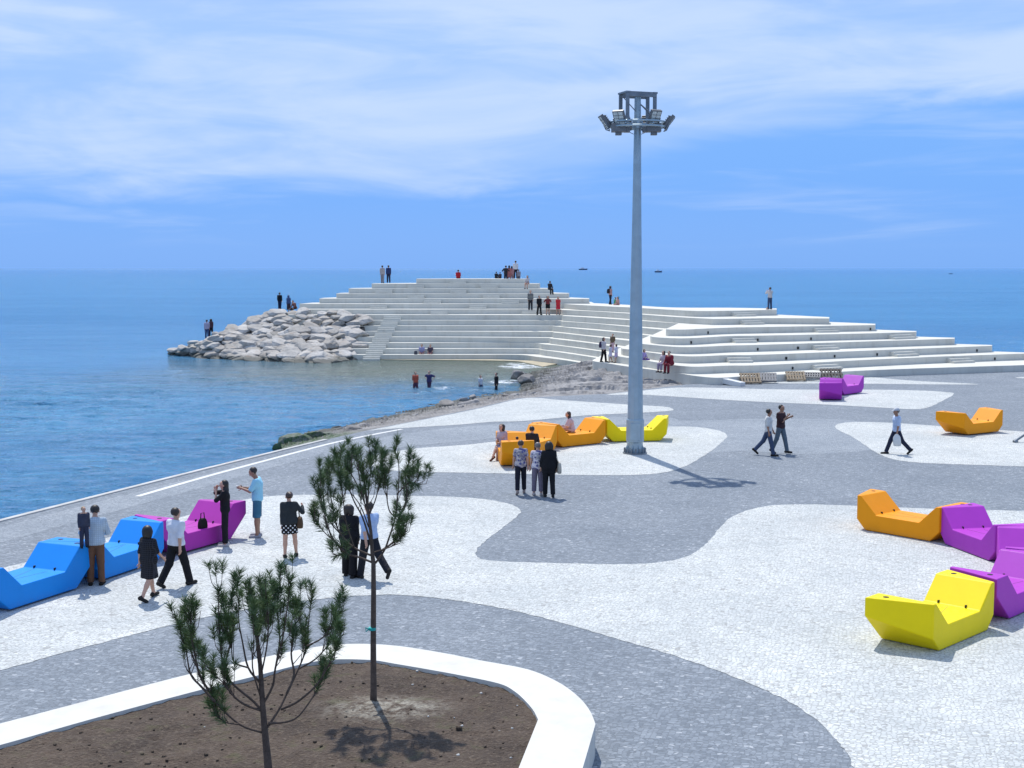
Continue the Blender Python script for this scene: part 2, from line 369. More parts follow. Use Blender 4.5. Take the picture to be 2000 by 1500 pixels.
PLAZA = EDGE + [tuple((wingp + wd * a + Vector((-wd.y, wd.x, 0)) * 1.5)[:2]) for a in (2, 60)] + [(70, -25), (-25, -25), (EDGE[0][0] - 4, 0)]
mb = MB(); mb.prism(PLAZA, -2.2, 0); tag(mb.build('plaza_paving', M['cobble_grey']), kind='structure')
def ragged(p):                                # cobbles break the outline by a few centimetres
    r = random.Random(3); out = []
    for i in range(len(p)):
        a, b = Vector(p[i]), Vector(p[(i + 1) % len(p)]); L = (b - a).length; step = .09 if min(a.y, b.y) < 34 else .35; n = max(1, int(L / step))
        if a.x > 22 or a.y < 9: n = 1
        t = (b - a) / max(L, 1e-6); nn = Vector((-t.y, t.x))
        for j in range(n): out.append(tuple(a.lerp(b, j / n) + nn * r.uniform(-.022, .022)))
    return out
SHEETS = []
def sheet(name, px, mat, z, n=6, smooth=True):
    if z < .003: SHEETS.append(z); z = .001 * len(SHEETS)
    p = plan(px, z); p = smooth_poly(p, n) if smooth else p
    p = ragged(p)
    if sum(p[i][0] * p[(i + 1) % len(p)][1] - p[(i + 1) % len(p)][0] * p[i][1] for i in range(len(p))) < 0: p = p[::-1]
    return tag(mesh(name, [(x, y, z) for x, y in p], [tuple(range(len(p)))], mat), kind='structure')
sheet('white_paving', [(-160, 1350), (0, 1309), (150, 1268), (330, 1222), (480, 1190), (640, 1168), (730, 1162), (800, 1163), (900, 1174), (1000, 1192), (1100, 1217), (1200, 1246), (1300, 1275), (1400, 1309), (1500, 1350), (1575, 1392), (1630, 1440), (1668, 1500), (1700, 1600), (2300, 1640), (2500, 1100), (2250, 1015), (2000, 998), (1900, 996), (1780, 992), (1680, 988), (1580, 985), (1500, 988), (1450, 1000), (1418, 1017), (1394, 1046), (1365, 1074), (1330, 1091), (1270, 1100), (1200, 1102), (1100, 1100), (1000, 1097), (950, 1094), (932, 1086), (932, 1072), (950, 1055), (985, 1028), (1010, 1008), (1017, 996), (1000, 986), (960, 977), (900, 971), (800, 968), (700, 966), (620, 966), (540, 968), (470, 977), (360, 1008), (280, 1030), (204, 1052), (130, 1076), (55, 1097), (5, 1109), (-160, 1150)], M['cobble_white'], .006)
sheet('white_paving', [(712, 896), (740, 888), (781, 880), (820, 875), (904, 869), (954, 864), (1000, 858), (1100, 845), (1220, 835), (1305, 833), (1360, 834), (1400, 840), (1420, 850), (1405, 868), (1370, 893), (1340, 910), (1300, 922), (1250, 927), (1150, 928), (1000, 925), (900, 923), (810, 921), (740, 915)], M['cobble_white'], .006)
sheet('white_paving', [(718, 841), (733, 838), (820, 821), (932, 798.5), (1010, 780), (1046, 777), (1090, 781), (1150, 785), (1225, 790), (1295, 794), (1313, 798), (1310, 802), (1255, 806), (1150, 811), (1025, 822), (960, 824), (900, 829), (820, 834), (760, 837.5)], M['cobble_white'], .006)
sheet('white_paving', [(1185, 770.5), (1255, 763), (1320, 757), (1400, 757.5), (1500, 760), (1592, 761), (1700, 761), (1805, 763), (1850, 766), (1863, 769), (1850, 778), (1820, 793), (1802, 798), (1775, 799), (1700, 795), (1610, 790), (1490, 785), (1400, 780), (1325, 775), (1255, 771)], M['cobble_white'], .006)
sheet('white_paving', [(1440, 748), (1500, 745.5), (1560, 741), (1640, 736.5), (1690, 736), (1790, 744), (1898, 749.3), (1898, 751), (1800, 750.5), (1700, 749.5), (1580, 749)], M['cobble_white'], .006, 4)
sheet('white_paving', [(1631, 832), (1646, 826), (1685, 824), (1745, 826), (1835, 832), (1970, 841), (2120, 852), (2300, 870), (2300, 920), (2120, 914), (2000, 911), (1910, 908), (1820, 905), (1760, 900), (1724, 890), (1700, 877), (1670, 856), (1640, 841)], M['cobble_white'], .006)
sheet('white_paving', [(1982, 737.5), (2040, 734), (2120, 733), (2120, 740), (2040, 740)], M['cobble_white'], .006, 4)
sheet('pale_grey_paving', [(1290, 826), (1400, 820), (1500, 817.5), (1600, 818), (1660, 821), (1690, 830), (1700, 850), (1710, 872), (1690, 880), (1620, 885), (1560, 886), (1500, 883), (1440, 881), (1390, 884), (1350, 880), (1330, 855)], M['cobble_mid'], .002)
sheet('pale_grey_paving', [(640, 878), (760, 852), (860, 838), (960, 829), (1060, 822), (1160, 816), (1260, 813), (1320, 818), (1310, 826), (1220, 829), (1100, 840), (1000, 852), (900, 862), (800, 871), (720, 884), (650, 892)], M['cobble_mid'], .002)
sheet('pale_grey_paving', [(-160, 1075), (0, 1030), (200, 978), (420, 922), (540, 893), (700, 857), (715, 862), (560, 905), (420, 945), (220, 1000), (0, 1060), (-160, 1100)], M['cobble_mid'], .002)
def strip(name, px, w, mat, z):
    p = [Vector(q).to_3d() for q in smooth_line(plan(px, 0), 4)]; v, f = [], []
    for i, q in enumerate(p):
        t = (p[min(i + 1, len(p) - 1)] - p[max(i - 1, 0)]).normalized(); n = Vector((-t.y, t.x, 0))
        v += [q + n * w / 2 + Vector((0, 0, z)), q - n * w / 2 + Vector((0, 0, z))]
    return tag(mesh(name, v, [(2 * i, 2 * i + 1, 2 * i + 3, 2 * i + 2) for i in range(len(p) - 1)], mat), kind='structure')
strip('white_paving_line', [(268, 970), (400, 932), (500, 905), (640, 868), (719, 851), (785, 838.5)], .20, M['marble'], .010)
cop = [Vector((x, y, 0)) for x, y in EDGE[:8]]
mb = MB()
for a, b in zip(cop, cop[1:]):
    t = (b - a).normalized(); n = Vector((t.y, -t.x, 0)); mb.prism([tuple((a - n * .05)[:2]), tuple((b - n * .05)[:2]), tuple((b + n * .14)[:2]), tuple((a + n * .14)[:2])], -.25, .03)
tag(mb.build('quay_coping', M['coping']), kind='structure')

# ------------------------------------------------------------------ stepped pier
RISE = .44
def zk(k): return SEA_Z + RISE * k
FRONT = {
 1: [(600, 688), (690, 689.5), (760, 691), (825, 692.5), (925, 693), (1012, 694), (1050, 697), (1100, 703), (1145, 710.5), (1175, 716)],
 2: [(600, 677), (700, 678.5), (825, 680.5), (1025, 681.7), (1062, 684), (1100, 689), (1165, 699), (1190, 704)],
 3: [(620, 667), (700, 668), (825, 669.5), (1025, 670.9), (1062, 672.3), (1100, 676), (1186, 688), 'T', (1158, 703), (1160, 705.5), (1190, 710), (1227, 716), (1317, 727.5), (1350, 733), (1385, 737), (1412, 737.5), (1450, 735), (1500, 732.5), (1620, 727), (1750, 721), (2000, 713), (2150, 708)],
 4: [(600, 655.5), (700, 657), (825, 658), (1050, 659.5), (1075, 661), (1100, 664), (1140, 668.5), (1213, 678.5), 'T', (1187, 691), (1190, 693), (1207, 696), (1255, 703), (1305, 711.5), (1335, 715), (1365, 716), (1425, 714), (1500, 712.5), (1750, 700), (1900, 694), (2003, 690.5)],
 5: [(590, 645.5), (825, 647), (1060, 648), (1080, 649.3), (1100, 651), (1140, 655.5), (1243, 667), 'T', (1213, 679), (1216, 681), (1228, 682.5), (1255, 686.5), (1305, 693), (1335, 695.5), (1365, 695.8), (1425, 693.5), (1500, 692.3), (1750, 682.5), (1937, 675.5)],
 6: [(580, 634.5), (825, 636), (1060, 636.3), (1080, 637), (1100, 638.8), (1140, 643), (1228, 650.8), (1269, 655.5), 'T', (1239, 668), (1243, 670), (1258, 672), (1300, 676), (1330, 677.7), (1365, 677.5), (1425, 674.8), (1500, 673), (1750, 665), (1864, 661.5)],
 7: [(568, 624), (825, 625.5), (1070, 625.8), (1100, 627.8), (1160, 631.8), (1229, 638), (1296, 644), 'T', (1270, 656), (1274, 657.7), (1290, 659.3), (1325, 660.7), (1362, 659.8), (1425, 656.3), (1500, 655.2), (1700, 651), (1789, 648.2)],
 8: [(562, 612.5), (700, 615), (825, 615.2), (1080, 615.3), (1100, 616.8), (1160, 620.5), (1229, 625), (1325, 631.5), 'T', (1301, 642.3), (1304, 643.3), (1337, 643.6), (1362, 642.5), (1425, 639.8), (1500, 638.5), (1709, 634.8)],
 9: [(581, 602), (700, 603.6), (825, 603.8), (1070, 603.8), (1100, 605.3), (1160, 608), (1229, 612.3), (1312, 618.5), (1375, 622), (1410, 622.8), (1500, 621.3), (1619, 622)],
 10: [(585, 591.5), (700, 593), (825, 593.5), (1080, 593.8), (1100, 594.6), (1125, 595.2), (1160, 597), (1230, 600.3), (1312, 605), (1362, 607.3), (1410, 607), (1517, 605)],
 11: [(624, 582), (825, 583.5), (1150, 583.7)], 12: [(657, 572.6), (1110, 573)], 13: [(681, 562.7), (1077, 563.5)], 14: [(726, 554), (1052, 554.2)], 15: [(813, 545.6), (1025, 545.6)]}
BACK = {3: [(2150, 700), (2000, 690)], 4: [(2003, 688.5), (1938, 686.3)], 5: [(1938, 673.8), (1864, 671.5)], 6: [(1865, 659.5), (1790, 657.5)], 7: [(1790, 646.5), (1709, 643.7)], 8: [(1710, 632.3), (1620, 628.7)], 9: [(1620, 619.3), (1517, 614.3)]}
pier = empty('stepped_pier', at(850, 703, SEA_Z), 0, 'white concrete pier of wide stepped terraces rising out of the sea', 'pier')
PO = Vector(pier.location)
def loc2(p): return (p[0] - PO.x, p[1] - PO.y)
PF = {}
YK = [110.5, 111.5, 112.5, 113.5, 114.5, 115.4, 116.3, 117.2, 118.7, 120.6, 122.2, 123.4, 124.5, 125.7, 126.9]
spine = [tuple(at(x, y, zk(10))[:2]) for x, y in ((1490, 603.6), (1410, 603.6), (1312, 602.8), (1230, 598.3), (1165, 595.0))]
for k, fr in FRONT.items():
    z = zk(k); segs, cur = [], []
    for q in fr:
        if q == 'T': segs.append(cur); cur = []
        elif (k >= 10 and q[0] < 1120) or (k < 10 and q[0] < 1035):
            yy = YK[k - 1]; cur.append(tuple(at(q[0], 750 - FPX * math.tan(math.atan((z - CAM_H) / yy) + PITCH), z)[:2]))
        else: cur.append(tuple(at(q[0], q[1], z)[:2]))
    segs.append(cur)
    PF[k] = [smooth_line(q, 5) for q in segs]; front = sum(PF[k], [])
    Lp = front[0]; Rp = front[-1]
    if k >= 11:
        D = (15 - k) * 1.5 + 5
        poly = front + [(Rp[0] + .2, Rp[1] + 2.5), (Rp[0] - 3.5, Rp[1] + D), (Lp[0] + 4, Lp[1] + D), (Lp[0], Lp[1] + 3)]
    elif k == 10:
        bk = [tuple(at(x, y, z)[:2]) for x, y in ((1517, 602.5), (1425, 601), (1312, 600.5), (1230, 595.6), (1160, 592))]
        poly = front + smooth_line(bk, 3) + [(bk[-1][0], 127), (Lp[0] + 7, 131), (Lp[0] + .5, Lp[1] + 4)]
    else:
        chain = [tuple(at(x, y, z)[:2]) for x, y in BACK.get(k, [])]
        for j in range(max(k + 1, 4), 10):
            a = at(*FRONT[j][-1], zk(j)); b = at(*BACK[j][0], zk(j)); chain.append(tuple(((a + b) / 2)[:2]))
        if k < 3: chain = [(Rp[0] + 1, Rp[1] + 2), (spine[-1][0], 112)]
        else: chain += spine
        poly = front + chain + [(spine[-1][0] - 1, 124), (Lp[0] + 8, 126), (Lp[0], Lp[1] + 3.5)]
    mb = MB(); mb.prism([loc2(p) for p in poly], (zk(k - 1) - .03 if k > 3 else -2.4) - PO.z, z - PO.z)
    mb.build('terrace', M['concrete'], pier)
led = smooth_line([tuple(at(x, y, SEA_Z + .06)[:2]) for x, y in ((676, 700.5), (740, 702), (850, 703), (950, 704), (1005, 705.3), (1030, 709), (1060, 716))], 4)
mb = MB(); mb.prism([loc2(p) for p in led + [(led[-1][0] + 2, led[-1][1] + 5), (led[0][0], led[0][1] + 6)]], -1.5, .07); mb.build('footing', M['ledge'], pier)
def on_front(k, x):                            # point of terrace k's front edge seen at column x
    fr = PF[k][-1] if (len(PF[k]) > 1 and x > 1200) else PF[k][0]
    def col(p): d = Vector((p[0], p[1], zk(k))) - CAMP; return 1000 + FPX * d.x / d.dot(FW)
    for a, b in zip(fr, fr[1:]):
        ca, cb = col(a), col(b)
        if ca <= x <= cb: t = (x - ca) / max(1e-6, cb - ca); return Vector((a[0] + (b[0] - a[0]) * t, a[1] + (b[1] - a[1]) * t, zk(k)))
    return Vector((fr[-1][0], fr[-1][1], zk(k)))
def flight(x0, x1, ytop, k, n=2):             # little flight set against the riser of terrace k
    zb, zt = zk(k - 1), zk(k); A, B = on_front(k, x0), on_front(k, x1); t = (B - A); t.z = 0; t.normalize(); nrm = Vector((t.y, -t.x, 0)); mb = MB()
    for i in range(n):
        zz = zb + (zt - zb) * (n - i) / (n + 1); e0, e1 = -.02 if i == 0 else .36 * i, .36 * (i + 1)
        mb.prism([loc2(q) for q in (A + nrm * e1, B + nrm * e1, B + nrm * e0, A + nrm * e0)], zb - .02 - PO.z, zz - PO.z)
    mb.build('step_flight', M['concrete'], pier)
for a in [(1428, 1466, 0, 10), (1444, 1482, 0, 9), (1428, 1470, 0, 7), (1418, 1464, 0, 5), (1588, 1628, 0, 8), (1734, 1774, 0, 7), (1585, 1626, 0, 6), (1738, 1780, 0, 5), (1584, 1630, 0, 4), (1849, 1889, 0, 4)]: flight(*a)
for a in [(879, 910, 15), (797, 828, 14), (939, 972, 14), (734, 766, 13), (880, 911, 13), (797, 829, 12), (944, 976, 12), (829, 862, 11), (981, 1014, 11), (724, 756, 10), (917, 950, 10), (841, 874, 9), (1019, 1050, 9)]: flight(a[0], a[1], 0, a[2], 2)
for k in range(1, 9):
    f = (8 - k) / 7.0; xl = 750 - f * 40; flight(xl, xl + 33, 0, k, 2)
for (x, y, k) in ((1383, 650, 8), (1350, 667, 7), (1480, 664, 7), (1584, 661, 7), (1559, 680, 6), (1480, 683, 6), (1558, 683, 6), (1536, 700, 5), (1630, 697, 5), (1713, 695, 5), (1700, 643, 8), (1908, 687, 5), (1943, 701, 4), (1548, 721, 4), (1535, 703, 5)):
    e = on_front(k, x); mb = MB(); mb.box((e.x - PO.x, e.y - PO.y - .02, zk(k - 1) + .16 - PO.z), (.10, .09, .16)); mb.build('drain_outlet', M['hole'], pier)

# ------------------------------------------------------------------ breakwater boulders, rocky shelf, shore
rnd = random.Random(5)
def fbm(v, o=4): return mnoise.fractal(Vector(v), 1.0, 2.0, o)
def boulder_mesh(seed):
    r = random.Random(seed); bm = bmesh.new(); bmesh.ops.create_icosphere(bm, subdivisions=4, radius=1)
    pl = []
    for i in range(13):
        d = Vector((r.gauss(0, 1), r.gauss(0, 1), r.gauss(0, 1))).normalized(); pl.append((d, r.uniform(.62, 1.0)))
    pl += [(Vector((r.uniform(-.2, .2), r.uniform(-.2, .2), 1)).normalized(), .72), (Vector((0, 0, -1)), .7)]
    for v in bm.verts:
        d = v.co.normalized(); m = 1.15
        for n, o in pl:
            c = d.dot(n)
            if c > .05: m = min(m, o / c)
        m += .05 * fbm(d * 2.3 + Vector((seed, 0, 0))) + .02 * fbm(d * 7 + Vector((0, seed, 0)))
        v.co = d * m
    me = bpy.data.meshes.new('boulder'); bm.to_mesh(me); bm.free()
    me.polygons.foreach_set('use_smooth', [True] * len(me.polygons)); me.materials.append(M['boulder'])
    me.set_sharp_from_angle(angle=R(28)) if hasattr(me, 'set_sharp_from_angle') else None
    return me
BMS = [boulder_mesh(i) for i in range(10)]
# breakwater slope: waterline and crest in plan
WL = [at(*p, SEA_Z) for p in ((333, 690), (407, 700.5), (525, 705), (625, 709), (688, 702))]
CR = [at(333, 687, -.6), at(420, 656, .95), at(485, 632, 1.84), at(548, 608, 2.89), at(716, 613, 2.74)]
def lerp_line(P, t):
    t = max(0, min(.9999, t)) * (len(P) - 1); i = int(t); return P[i].lerp(P[i + 1], t - i)
cv, cf = [], []
NS, NTt = 24, 8
for i in range(NS + 1):
    a, b = lerp_line(WL, i / NS), lerp_line(CR, i / NS)
    for j in range(NTt + 1):
        p = a.lerp(b, j / NTt); p.z -= .5; cv.append(p)
    cv.append(b + Vector((-1.5, 5, -4.0)))
for i in range(NS):
    for j in range(NTt + 1):
        k = i * (NTt + 2) + j; cf.append((k, k + NTt + 2, k + NTt + 3, k + 1))
b0 = len(cv); tail = [cv[NS * (NTt + 2) + j] + Vector((.6, 2, 0)) for j in range(NTt + 2)]; cv += tail
for j in range(NTt + 1):
    k = NS * (NTt + 2) + j; cf.append((k, b0 + j, b0 + j + 1, k + 1))
tag(mesh('breakwater_core', cv, cf, M['core']), 'dark rubble core of the breakwater under the pale boulders', 'breakwater')
nb = 0
def put_boulder(p, sx, sy, sz, rz, tilt, mat=None, label='pale limestone boulder on the breakwater beside the stepped pier', group='boulders of the breakwater'):
    global nb
    o = bpy.data.objects.new('boulder', BMS[rnd.randrange(len(BMS))]); COL.objects.link(o); nb += 1
    o.location = p; o.scale = (sx, sy, sz); o.rotation_euler = (tilt[0], tilt[1], rz)
    return tag(o, label, 'boulder', group)
rows = 10
for j in range(rows + 1):
    t = j / rows; s = .02 + rnd.uniform(0, .03)
    while s < 1.0:
        a, b = lerp_line(WL, s), lerp_line(CR, s); h = (b - a).length
        if h < 1.2 and j % 4: s += .05; continue
        if 1.2 <= h < 5 and j % 2: s += .04; continue
        w = rnd.uniform(.5, 1.05) * (1.0 if t < .7 else .85)
        p = a.lerp(b, t) + Vector((rnd.uniform(-.25, .25), rnd.uniform(-.3, .3), rnd.uniform(-.15, .12) - .05))
        if h < 5: w *= .75
        put_boulder(p, w * 1.05, w * rnd.uniform(.7, .95), w * rnd.uniform(.36, .50), rnd.uniform(-.5, .5), (rnd.uniform(.22, .46), rnd.uniform(-.12, .12)))
        s += w * 1.62 / 26.0
for (px, py, z, w) in ((700, 620, 2.1, 1.05), (697, 640, 1.4, .95), (692, 655, .9, .9), (686, 672, .3, .9), (680, 688, -.4, .85), (668, 700, -.75, .8), (648, 706, -.8, .75), (712, 614, 2.3, 1.0)):
    put_boulder(at(px, py, z) + Vector((0, .3, -.2)), w, w * .8, w * .7, rnd.uniform(0, 6), (.2, .1))
# rocky shelf between cove and pier
def patch(name, near, far, nu, nv, hfun, mat):
    v, f = [], []
    for i in range(nu + 1):
        a, b = lerp_line(near, i / nu), lerp_line(far, i / nu)
        for j in range(nv + 1):
            p = a.lerp(b, j / nv); p.z += hfun(p, i / nu, j / nv); v.append(p)
    for i in range(nu):
        for j in range(nv):
            k = i * (nv + 1) + j; f.append((k, k + nv + 1, k + nv + 2, k + 1))
    o = mesh(name, v, f, mat, smooth=True); o.data.set_sharp_from_angle(angle=R(30))
    return tag(o, kind='structure')
def strata(x, y, per, amp, seed):
    """worn beds of rock: every bed dips inland and ends in a little scarp"""
    q = y / per + 1.1 * fbm((x * .22 / per, y * .35 / per, seed), 3) + .12 * fbm((x * 1.4, y * 1.4, seed + 2), 3)
    n = math.floor(q); f = q - n; hv = mnoise.cell_vector(Vector((n * 1.37 + .5, seed + .5, math.floor(x * .35 / per + 2 * fbm((x * .2, n * 3.1, seed), 2)) + .5)))
    edge = min(1, f / .10); top = (1 - .85 * max(0, f - .10) / .9) * edge + (0 if f > .10 else 0)
    return amp * (.25 + .75 * abs(hv.x)) * top + amp * .3 * hv.y
def ledges(p, amp=.5, per=1.1):
    return strata(p.x, p.y, per, amp, 1.0) + strata(p.x + 3, p.y, per * .41, amp * .38, 7.0) + .035 * fbm((p.x * 3, p.y * 3, 1), 4)
near = [at(*q) for q in ((1000, 776, -1.1), (1030, 777, -.5), (1060, 776.5, -.22), (1120, 774, -.1), (1190, 770, -.1), (1255, 762, -.1), (1340, 752, -.15), (1400, 749, -.15))]
far = [at(*q) for q in ((990, 738, -1.35), (1020, 724, -1.15), (1060, 718, -.9), (1110, 713, -.5), (1158, 707, -.15), (1235, 722, -.1), (1320, 737, -.15), (1400, 744, -.15))]
patch('rocky_shore', near, far, 190, 150, lambda p, u, v: (ledges(p, .34, 1.1) - .14) * min(1, v * 6, (1 - u) * 5 + .1) * (.9 if u > .1 else .5) + .0 * math.sin(math.pi * min(1, v)) * min(1, u * 4) - .1, M['shelf'])
near = [at(*q) for q in ((552, 881, -.35), (635, 860.5, -.22), (719, 841.5, -.2), (820, 821.5, -.2), (932, 798.5, -.2), (1012, 779.5, -.22), (1045, 777, -.3))]
far = [at(*q) for q in ((545, 866, -1.2), (600, 846, -1.15), (700, 826, -1.15), (800, 803, -1.15), (890, 779, -1.2), (985, 768, -1.2), (1030, 764, -1.1))]
patch('rocky_shore', near, far, 300, 40, lambda p, u, v: (ledges(p, .20, .6) - .06) * min(1, v * 4) * (1.0 if v < .8 else (1 - v) * 5), M['shelf'])
for (px, py, s, lab) in ((875, 793, .62, 'dark weedy rock standing out of the water by the curved shore edge'), (915, 795, .8, 'brown rounded rock lying against the white paving edge at the shore'), (905, 783, .42, 'small dark rock awash just off the shore edge'), (923, 777, .35, 'smallest dark rock awash farther out in the cove'), (1003, 776, .5, 'grey rock at the corner where the shelf meets the paving'), (578, 862, .9, 'green weed covered rock at the near end of the shore strip'), (612, 856, .7, 'pale rock beside the green weedy one on the quay edge'), (690, 842, .55, 'dark grey rock wedged on the quay edge below the white line'), (1010, 733, .75, 'black wet rock at the tip of the rocky shelf in the cove'), (1028, 741, .7, 'dark rock behind the shelf tip where the surf breaks'), (1328, 745, .8, 'rounded tan rock at the inner end of the shelf below the pier')):
    o = put_boulder(at(px, py, -.62 if py < 800 and px < 1000 else -.45), s, s * .7, s * .55, rnd.uniform(0, 6), (.1, .1), label=lab, group='rocks along the shore')
    o.data = o.data.copy(); o.data.materials[0] = M['shelf']
LN, LF = near, far
for i in range(64):
    u = (i + rnd.uniform(.1, .9)) / 64; v_ = rnd.choice((.3, .45, .6, .75)) + rnd.uniform(-.08, .08); p = lerp_line(LN, u).lerp(lerp_line(LF, u), v_); w = rnd.uniform(.16, .42)
    o = put_boulder(p + Vector((0, 0, w * .12)), w * 1.25, w * .8, w * .5, rnd.uniform(0, 6), (rnd.uniform(-.2, .2), rnd.uniform(-.2, .2)), label='low stone in the wet strip along the quay edge', group='stones along the quay edge')
    if i == 0: SHM = [b.copy() for b in BMS]; [b.materials.clear() or b.materials.append(M['shelf']) for b in SHM]
    o.data = SHM[i % len(SHM)]
print('boulders', nb)

# ------------------------------------------------------------------ planter with soil
PZ = .45
po = [(-420, 1518), (-200, 1463), (0, 1413), (180, 1366), (360, 1319), (500, 1287), (600, 1266), (670, 1258), (730, 1258), (790, 1263), (870, 1276), (940, 1290), (1030, 1307), (1090, 1332), (1130, 1361), (1152, 1388), (1163, 1414), 'T', (1138, 1500), (1100, 1620)]
pi_ = [(-420, 1562), (-200, 1507), (0, 1455), (180, 1404), (370, 1353), (500, 1320), (590, 1297), (650, 1288), (724, 1289), (770, 1296), (840, 1308), (900, 1319), (975, 1335), (1006, 1351), (1028, 1371), (1042, 1388), (1051, 1405), 'T', (1013, 1500), (966, 1620)]
def broken(px):
    i = px.index('T'); return [Vector(q).to_3d() for q in smooth_line(plan(px[:i], PZ), 5) + smooth_line(plan([px[i - 1]] + px[i + 1:], PZ), 3)[1:]]
O, I = broken(po), broken(pi_)
v, f = [], []
for a, b in zip(O, I): v += [(a.x, a.y, 0.001), (a.x, a.y, PZ), (b.x, b.y, PZ), (b.x, b.y, .1)]
for i in range(len(O) - 1):
    k = 4 * i
    for j in range(3): f.append((k + j, k + j + 1, k + 5 + j, k + 4 + j))
o = mesh('planter_wall', v, f, M['planter']); tag(o, 'low white curved planter wall round the brown soil bed with two pines', 'planter')
bmn = at(-420, 1900, .38); lo = (min(p.x for p in I) - .2, 6.0); hi = (max(p.x for p in I) + .2, max(p.y for p in I) + .2)
def inside(x, y, P):
    c = False; n = len(P)
    for i in range(n):
        a, b = P[i], P[i - 1]
        if (a[1] > y) != (b[1] > y) and x < (b[0] - a[0]) * (y - a[1]) / (b[1] - a[1]) + a[0]: c = not c
    return c
SP = [(p.x, p.y) for p in I] + [(I[-1].x, 4), (I[0].x, 4)]
sv, sf, idx = [], [], {}
hh = .09; nx, ny = int((hi[0] - lo[0]) / hh), int((hi[1] - lo[1]) / hh)
grow = [(p[0], p[1]) for p in SP]
for i in range(nx + 1):
    for j in range(ny + 1):
        x, y = lo[0] + i * hh, lo[1] + j * hh
        idx[i, j] = len(sv); sv.append((x, y, .40 + .03 * fbm((x * 1.2, y * 1.2, 0)) + .03 * fbm((x * 6, y * 6, 3), 3)))
mid = [(p.x + (q.x - p.x) * .5, p.y + (q.y - p.y) * .5) for p, q in zip(I, O)] + [(I[-1].x + .3, 4), (I[0].x, 4)]
for i in range(nx):
    for j in range(ny):
        x, y = lo[0] + (i + .5) * hh, lo[1] + (j + .5) * hh
        if inside(x, y, mid): sf.append((idx[i, j], idx[i + 1, j], idx[i + 1, j + 1], idx[i, j + 1]))
tag(mesh('soil', sv, sf, M['soil'], smooth=True), kind='structure')

rc = random.Random(8); mb = MB(); n_ = 0
while n_ < 700:
    x, y = rc.uniform(*[lo[0], hi[0]]), rc.uniform(9.5, hi[1])
    if not inside(x, y, SP): continue
    n_ += 1; w = rc.uniform(.006, .022) * (1.8 if rc.random() < .05 else 1); z = .40 + .03 * fbm((x * 1.2, y * 1.2, 0)) + .03 * fbm((x * 6, y * 6, 3), 3)
    q = Matrix.Rotation(rc.uniform(0, 3), 3, 'Z') @ Matrix.Rotation(rc.uniform(-.6, .6), 3, 'X')
    pts = [Vector((a * rc.uniform(.6, 1.1), b * rc.uniform(.6, 1.1), e * rc.uniform(.4, .8))) * w for a in (-1, 1) for b in (-1, 1) for e in (-1, 1)]
    mb.add([q @ p + Vector((x, y, z + w * .2)) for p in pts], [(0, 1, 3, 2), (4, 6, 7, 5), (0, 4, 5, 1), (2, 3, 7, 6), (0, 2, 6, 4), (1, 5, 7, 3)], 1 if rc.random() < .07 else 0)
tag(mb.build('soil_clods', [M['soil'], M['coping']], None, True), 'loose clods and small pale stones scattered over the planter soil', 'soil clods', kind='stuff')

# ------------------------------------------------------------------ plastic lounge benches
AF, AB, BF, BB, BW, BH, CF, CB, BS, BT, SFH = 1.187, 1.565, .94, .95, 1.124, .882, .264, .547, .433, 1.087, .619
def make_bench():
    w = BW / 2; v, f = [], []
    prof = [('B', -1), ('B', 1), ('C', 1), ('T', 1), ('I', 1), ('S', 1), ('S', -1), ('I', -1), ('T', -1), ('C', -1)]
    for sv in (-1, 1):
        for k, su in prof:
            u = {'B': (BF, BB), 'C': (AF, AB), 'T': (AF, AB), 'I': (BT, BT), 'S': (SFH, SFH)}[k][sv > 0] * su
            z = {'B': .012, 'C': (CF, CB)[sv > 0], 'T': BH, 'I': BH, 'S': BS}[k]; v.append((u, sv * w, z))
    f.append(tuple(range(10))); f.append(tuple(reversed(range(10, 20))))
    for i in range(10): j = (i + 1) % 10; f.append((i, 10 + i, 10 + j, j))
    body = mesh('body', v, f, M['orange']); md = body.modifiers.new('bevel', 'BEVEL'); md.width = .022; md.segments = 3; md.limit_method = 'ANGLE'; md.angle_limit = R(15)
    parts = [body]
    for s in (-1, 1):
        mb = MB(); mb.tube([(s * (BT + .20), .30, BH + .001), (s * (BT + .20), .30, BH + .004)], .055, 16); parts.append(mb.build('cup_holder', M['hole']))
        for y in (-.27, .27):
            d = Vector((BT - SFH, 0, BH - BS)).normalized(); c = Vector((SFH, y, BS)) + d * .035
            mb = MB(); mb.box((s * (c.x - .006), c.y, c.z + .006), (.05, .022, .05)); parts.append(mb.build('drain_slot', M['hole']))
    mb = MB(); mb.box((0, -.10, BS + .0008), (SFH * 1.75, .007, .003), Matrix.Rotation(R(13), 3, 'Z')); mb.box((0, .12, BS + .0008), (SFH * 1.6, .005, .003), Matrix.Rotation(R(-9), 3, 'Z'))
    parts.append(mb.build('seam', M['seam']))
    return parts
M['seam'] = m_plain('moulding_seam', (.05, .05, .06), .6, .1)
BENCH = make_bench(); bench_used = [False]
BODY = {}
NB = []
def bench(x, y, deg, colour, label):
    rt = empty('lounge_bench', (x, y, .004 + .003 * len(NB)), R(deg), label, 'bench', 'moulded lounge benches on the plaza')
    for p in BENCH:
        o = p if not bench_used[0] else p.copy()
        if bench_used[0]: COL.objects.link(o)
        o.parent = rt
        if o.name.startswith('body'):
            if colour not in BODY:
                BODY[colour] = BENCH[0].data.copy() if bench_used[0] else BENCH[0].data
                BODY[colour].materials.clear(); BODY[colour].materials.append(M[colour])
            o.data = BODY[colour]
    bench_used[0] = True; NB.append(rt)
    return rt
bench(7.754, 23.911, 45.4, 'yellow', 'large bright yellow lounge bench in the right foreground with its arm end towards us')
bench(10.077, 33.322, -49.5, 'orange', 'orange lounge bench joined to a purple one at the far end of the right-hand curve')
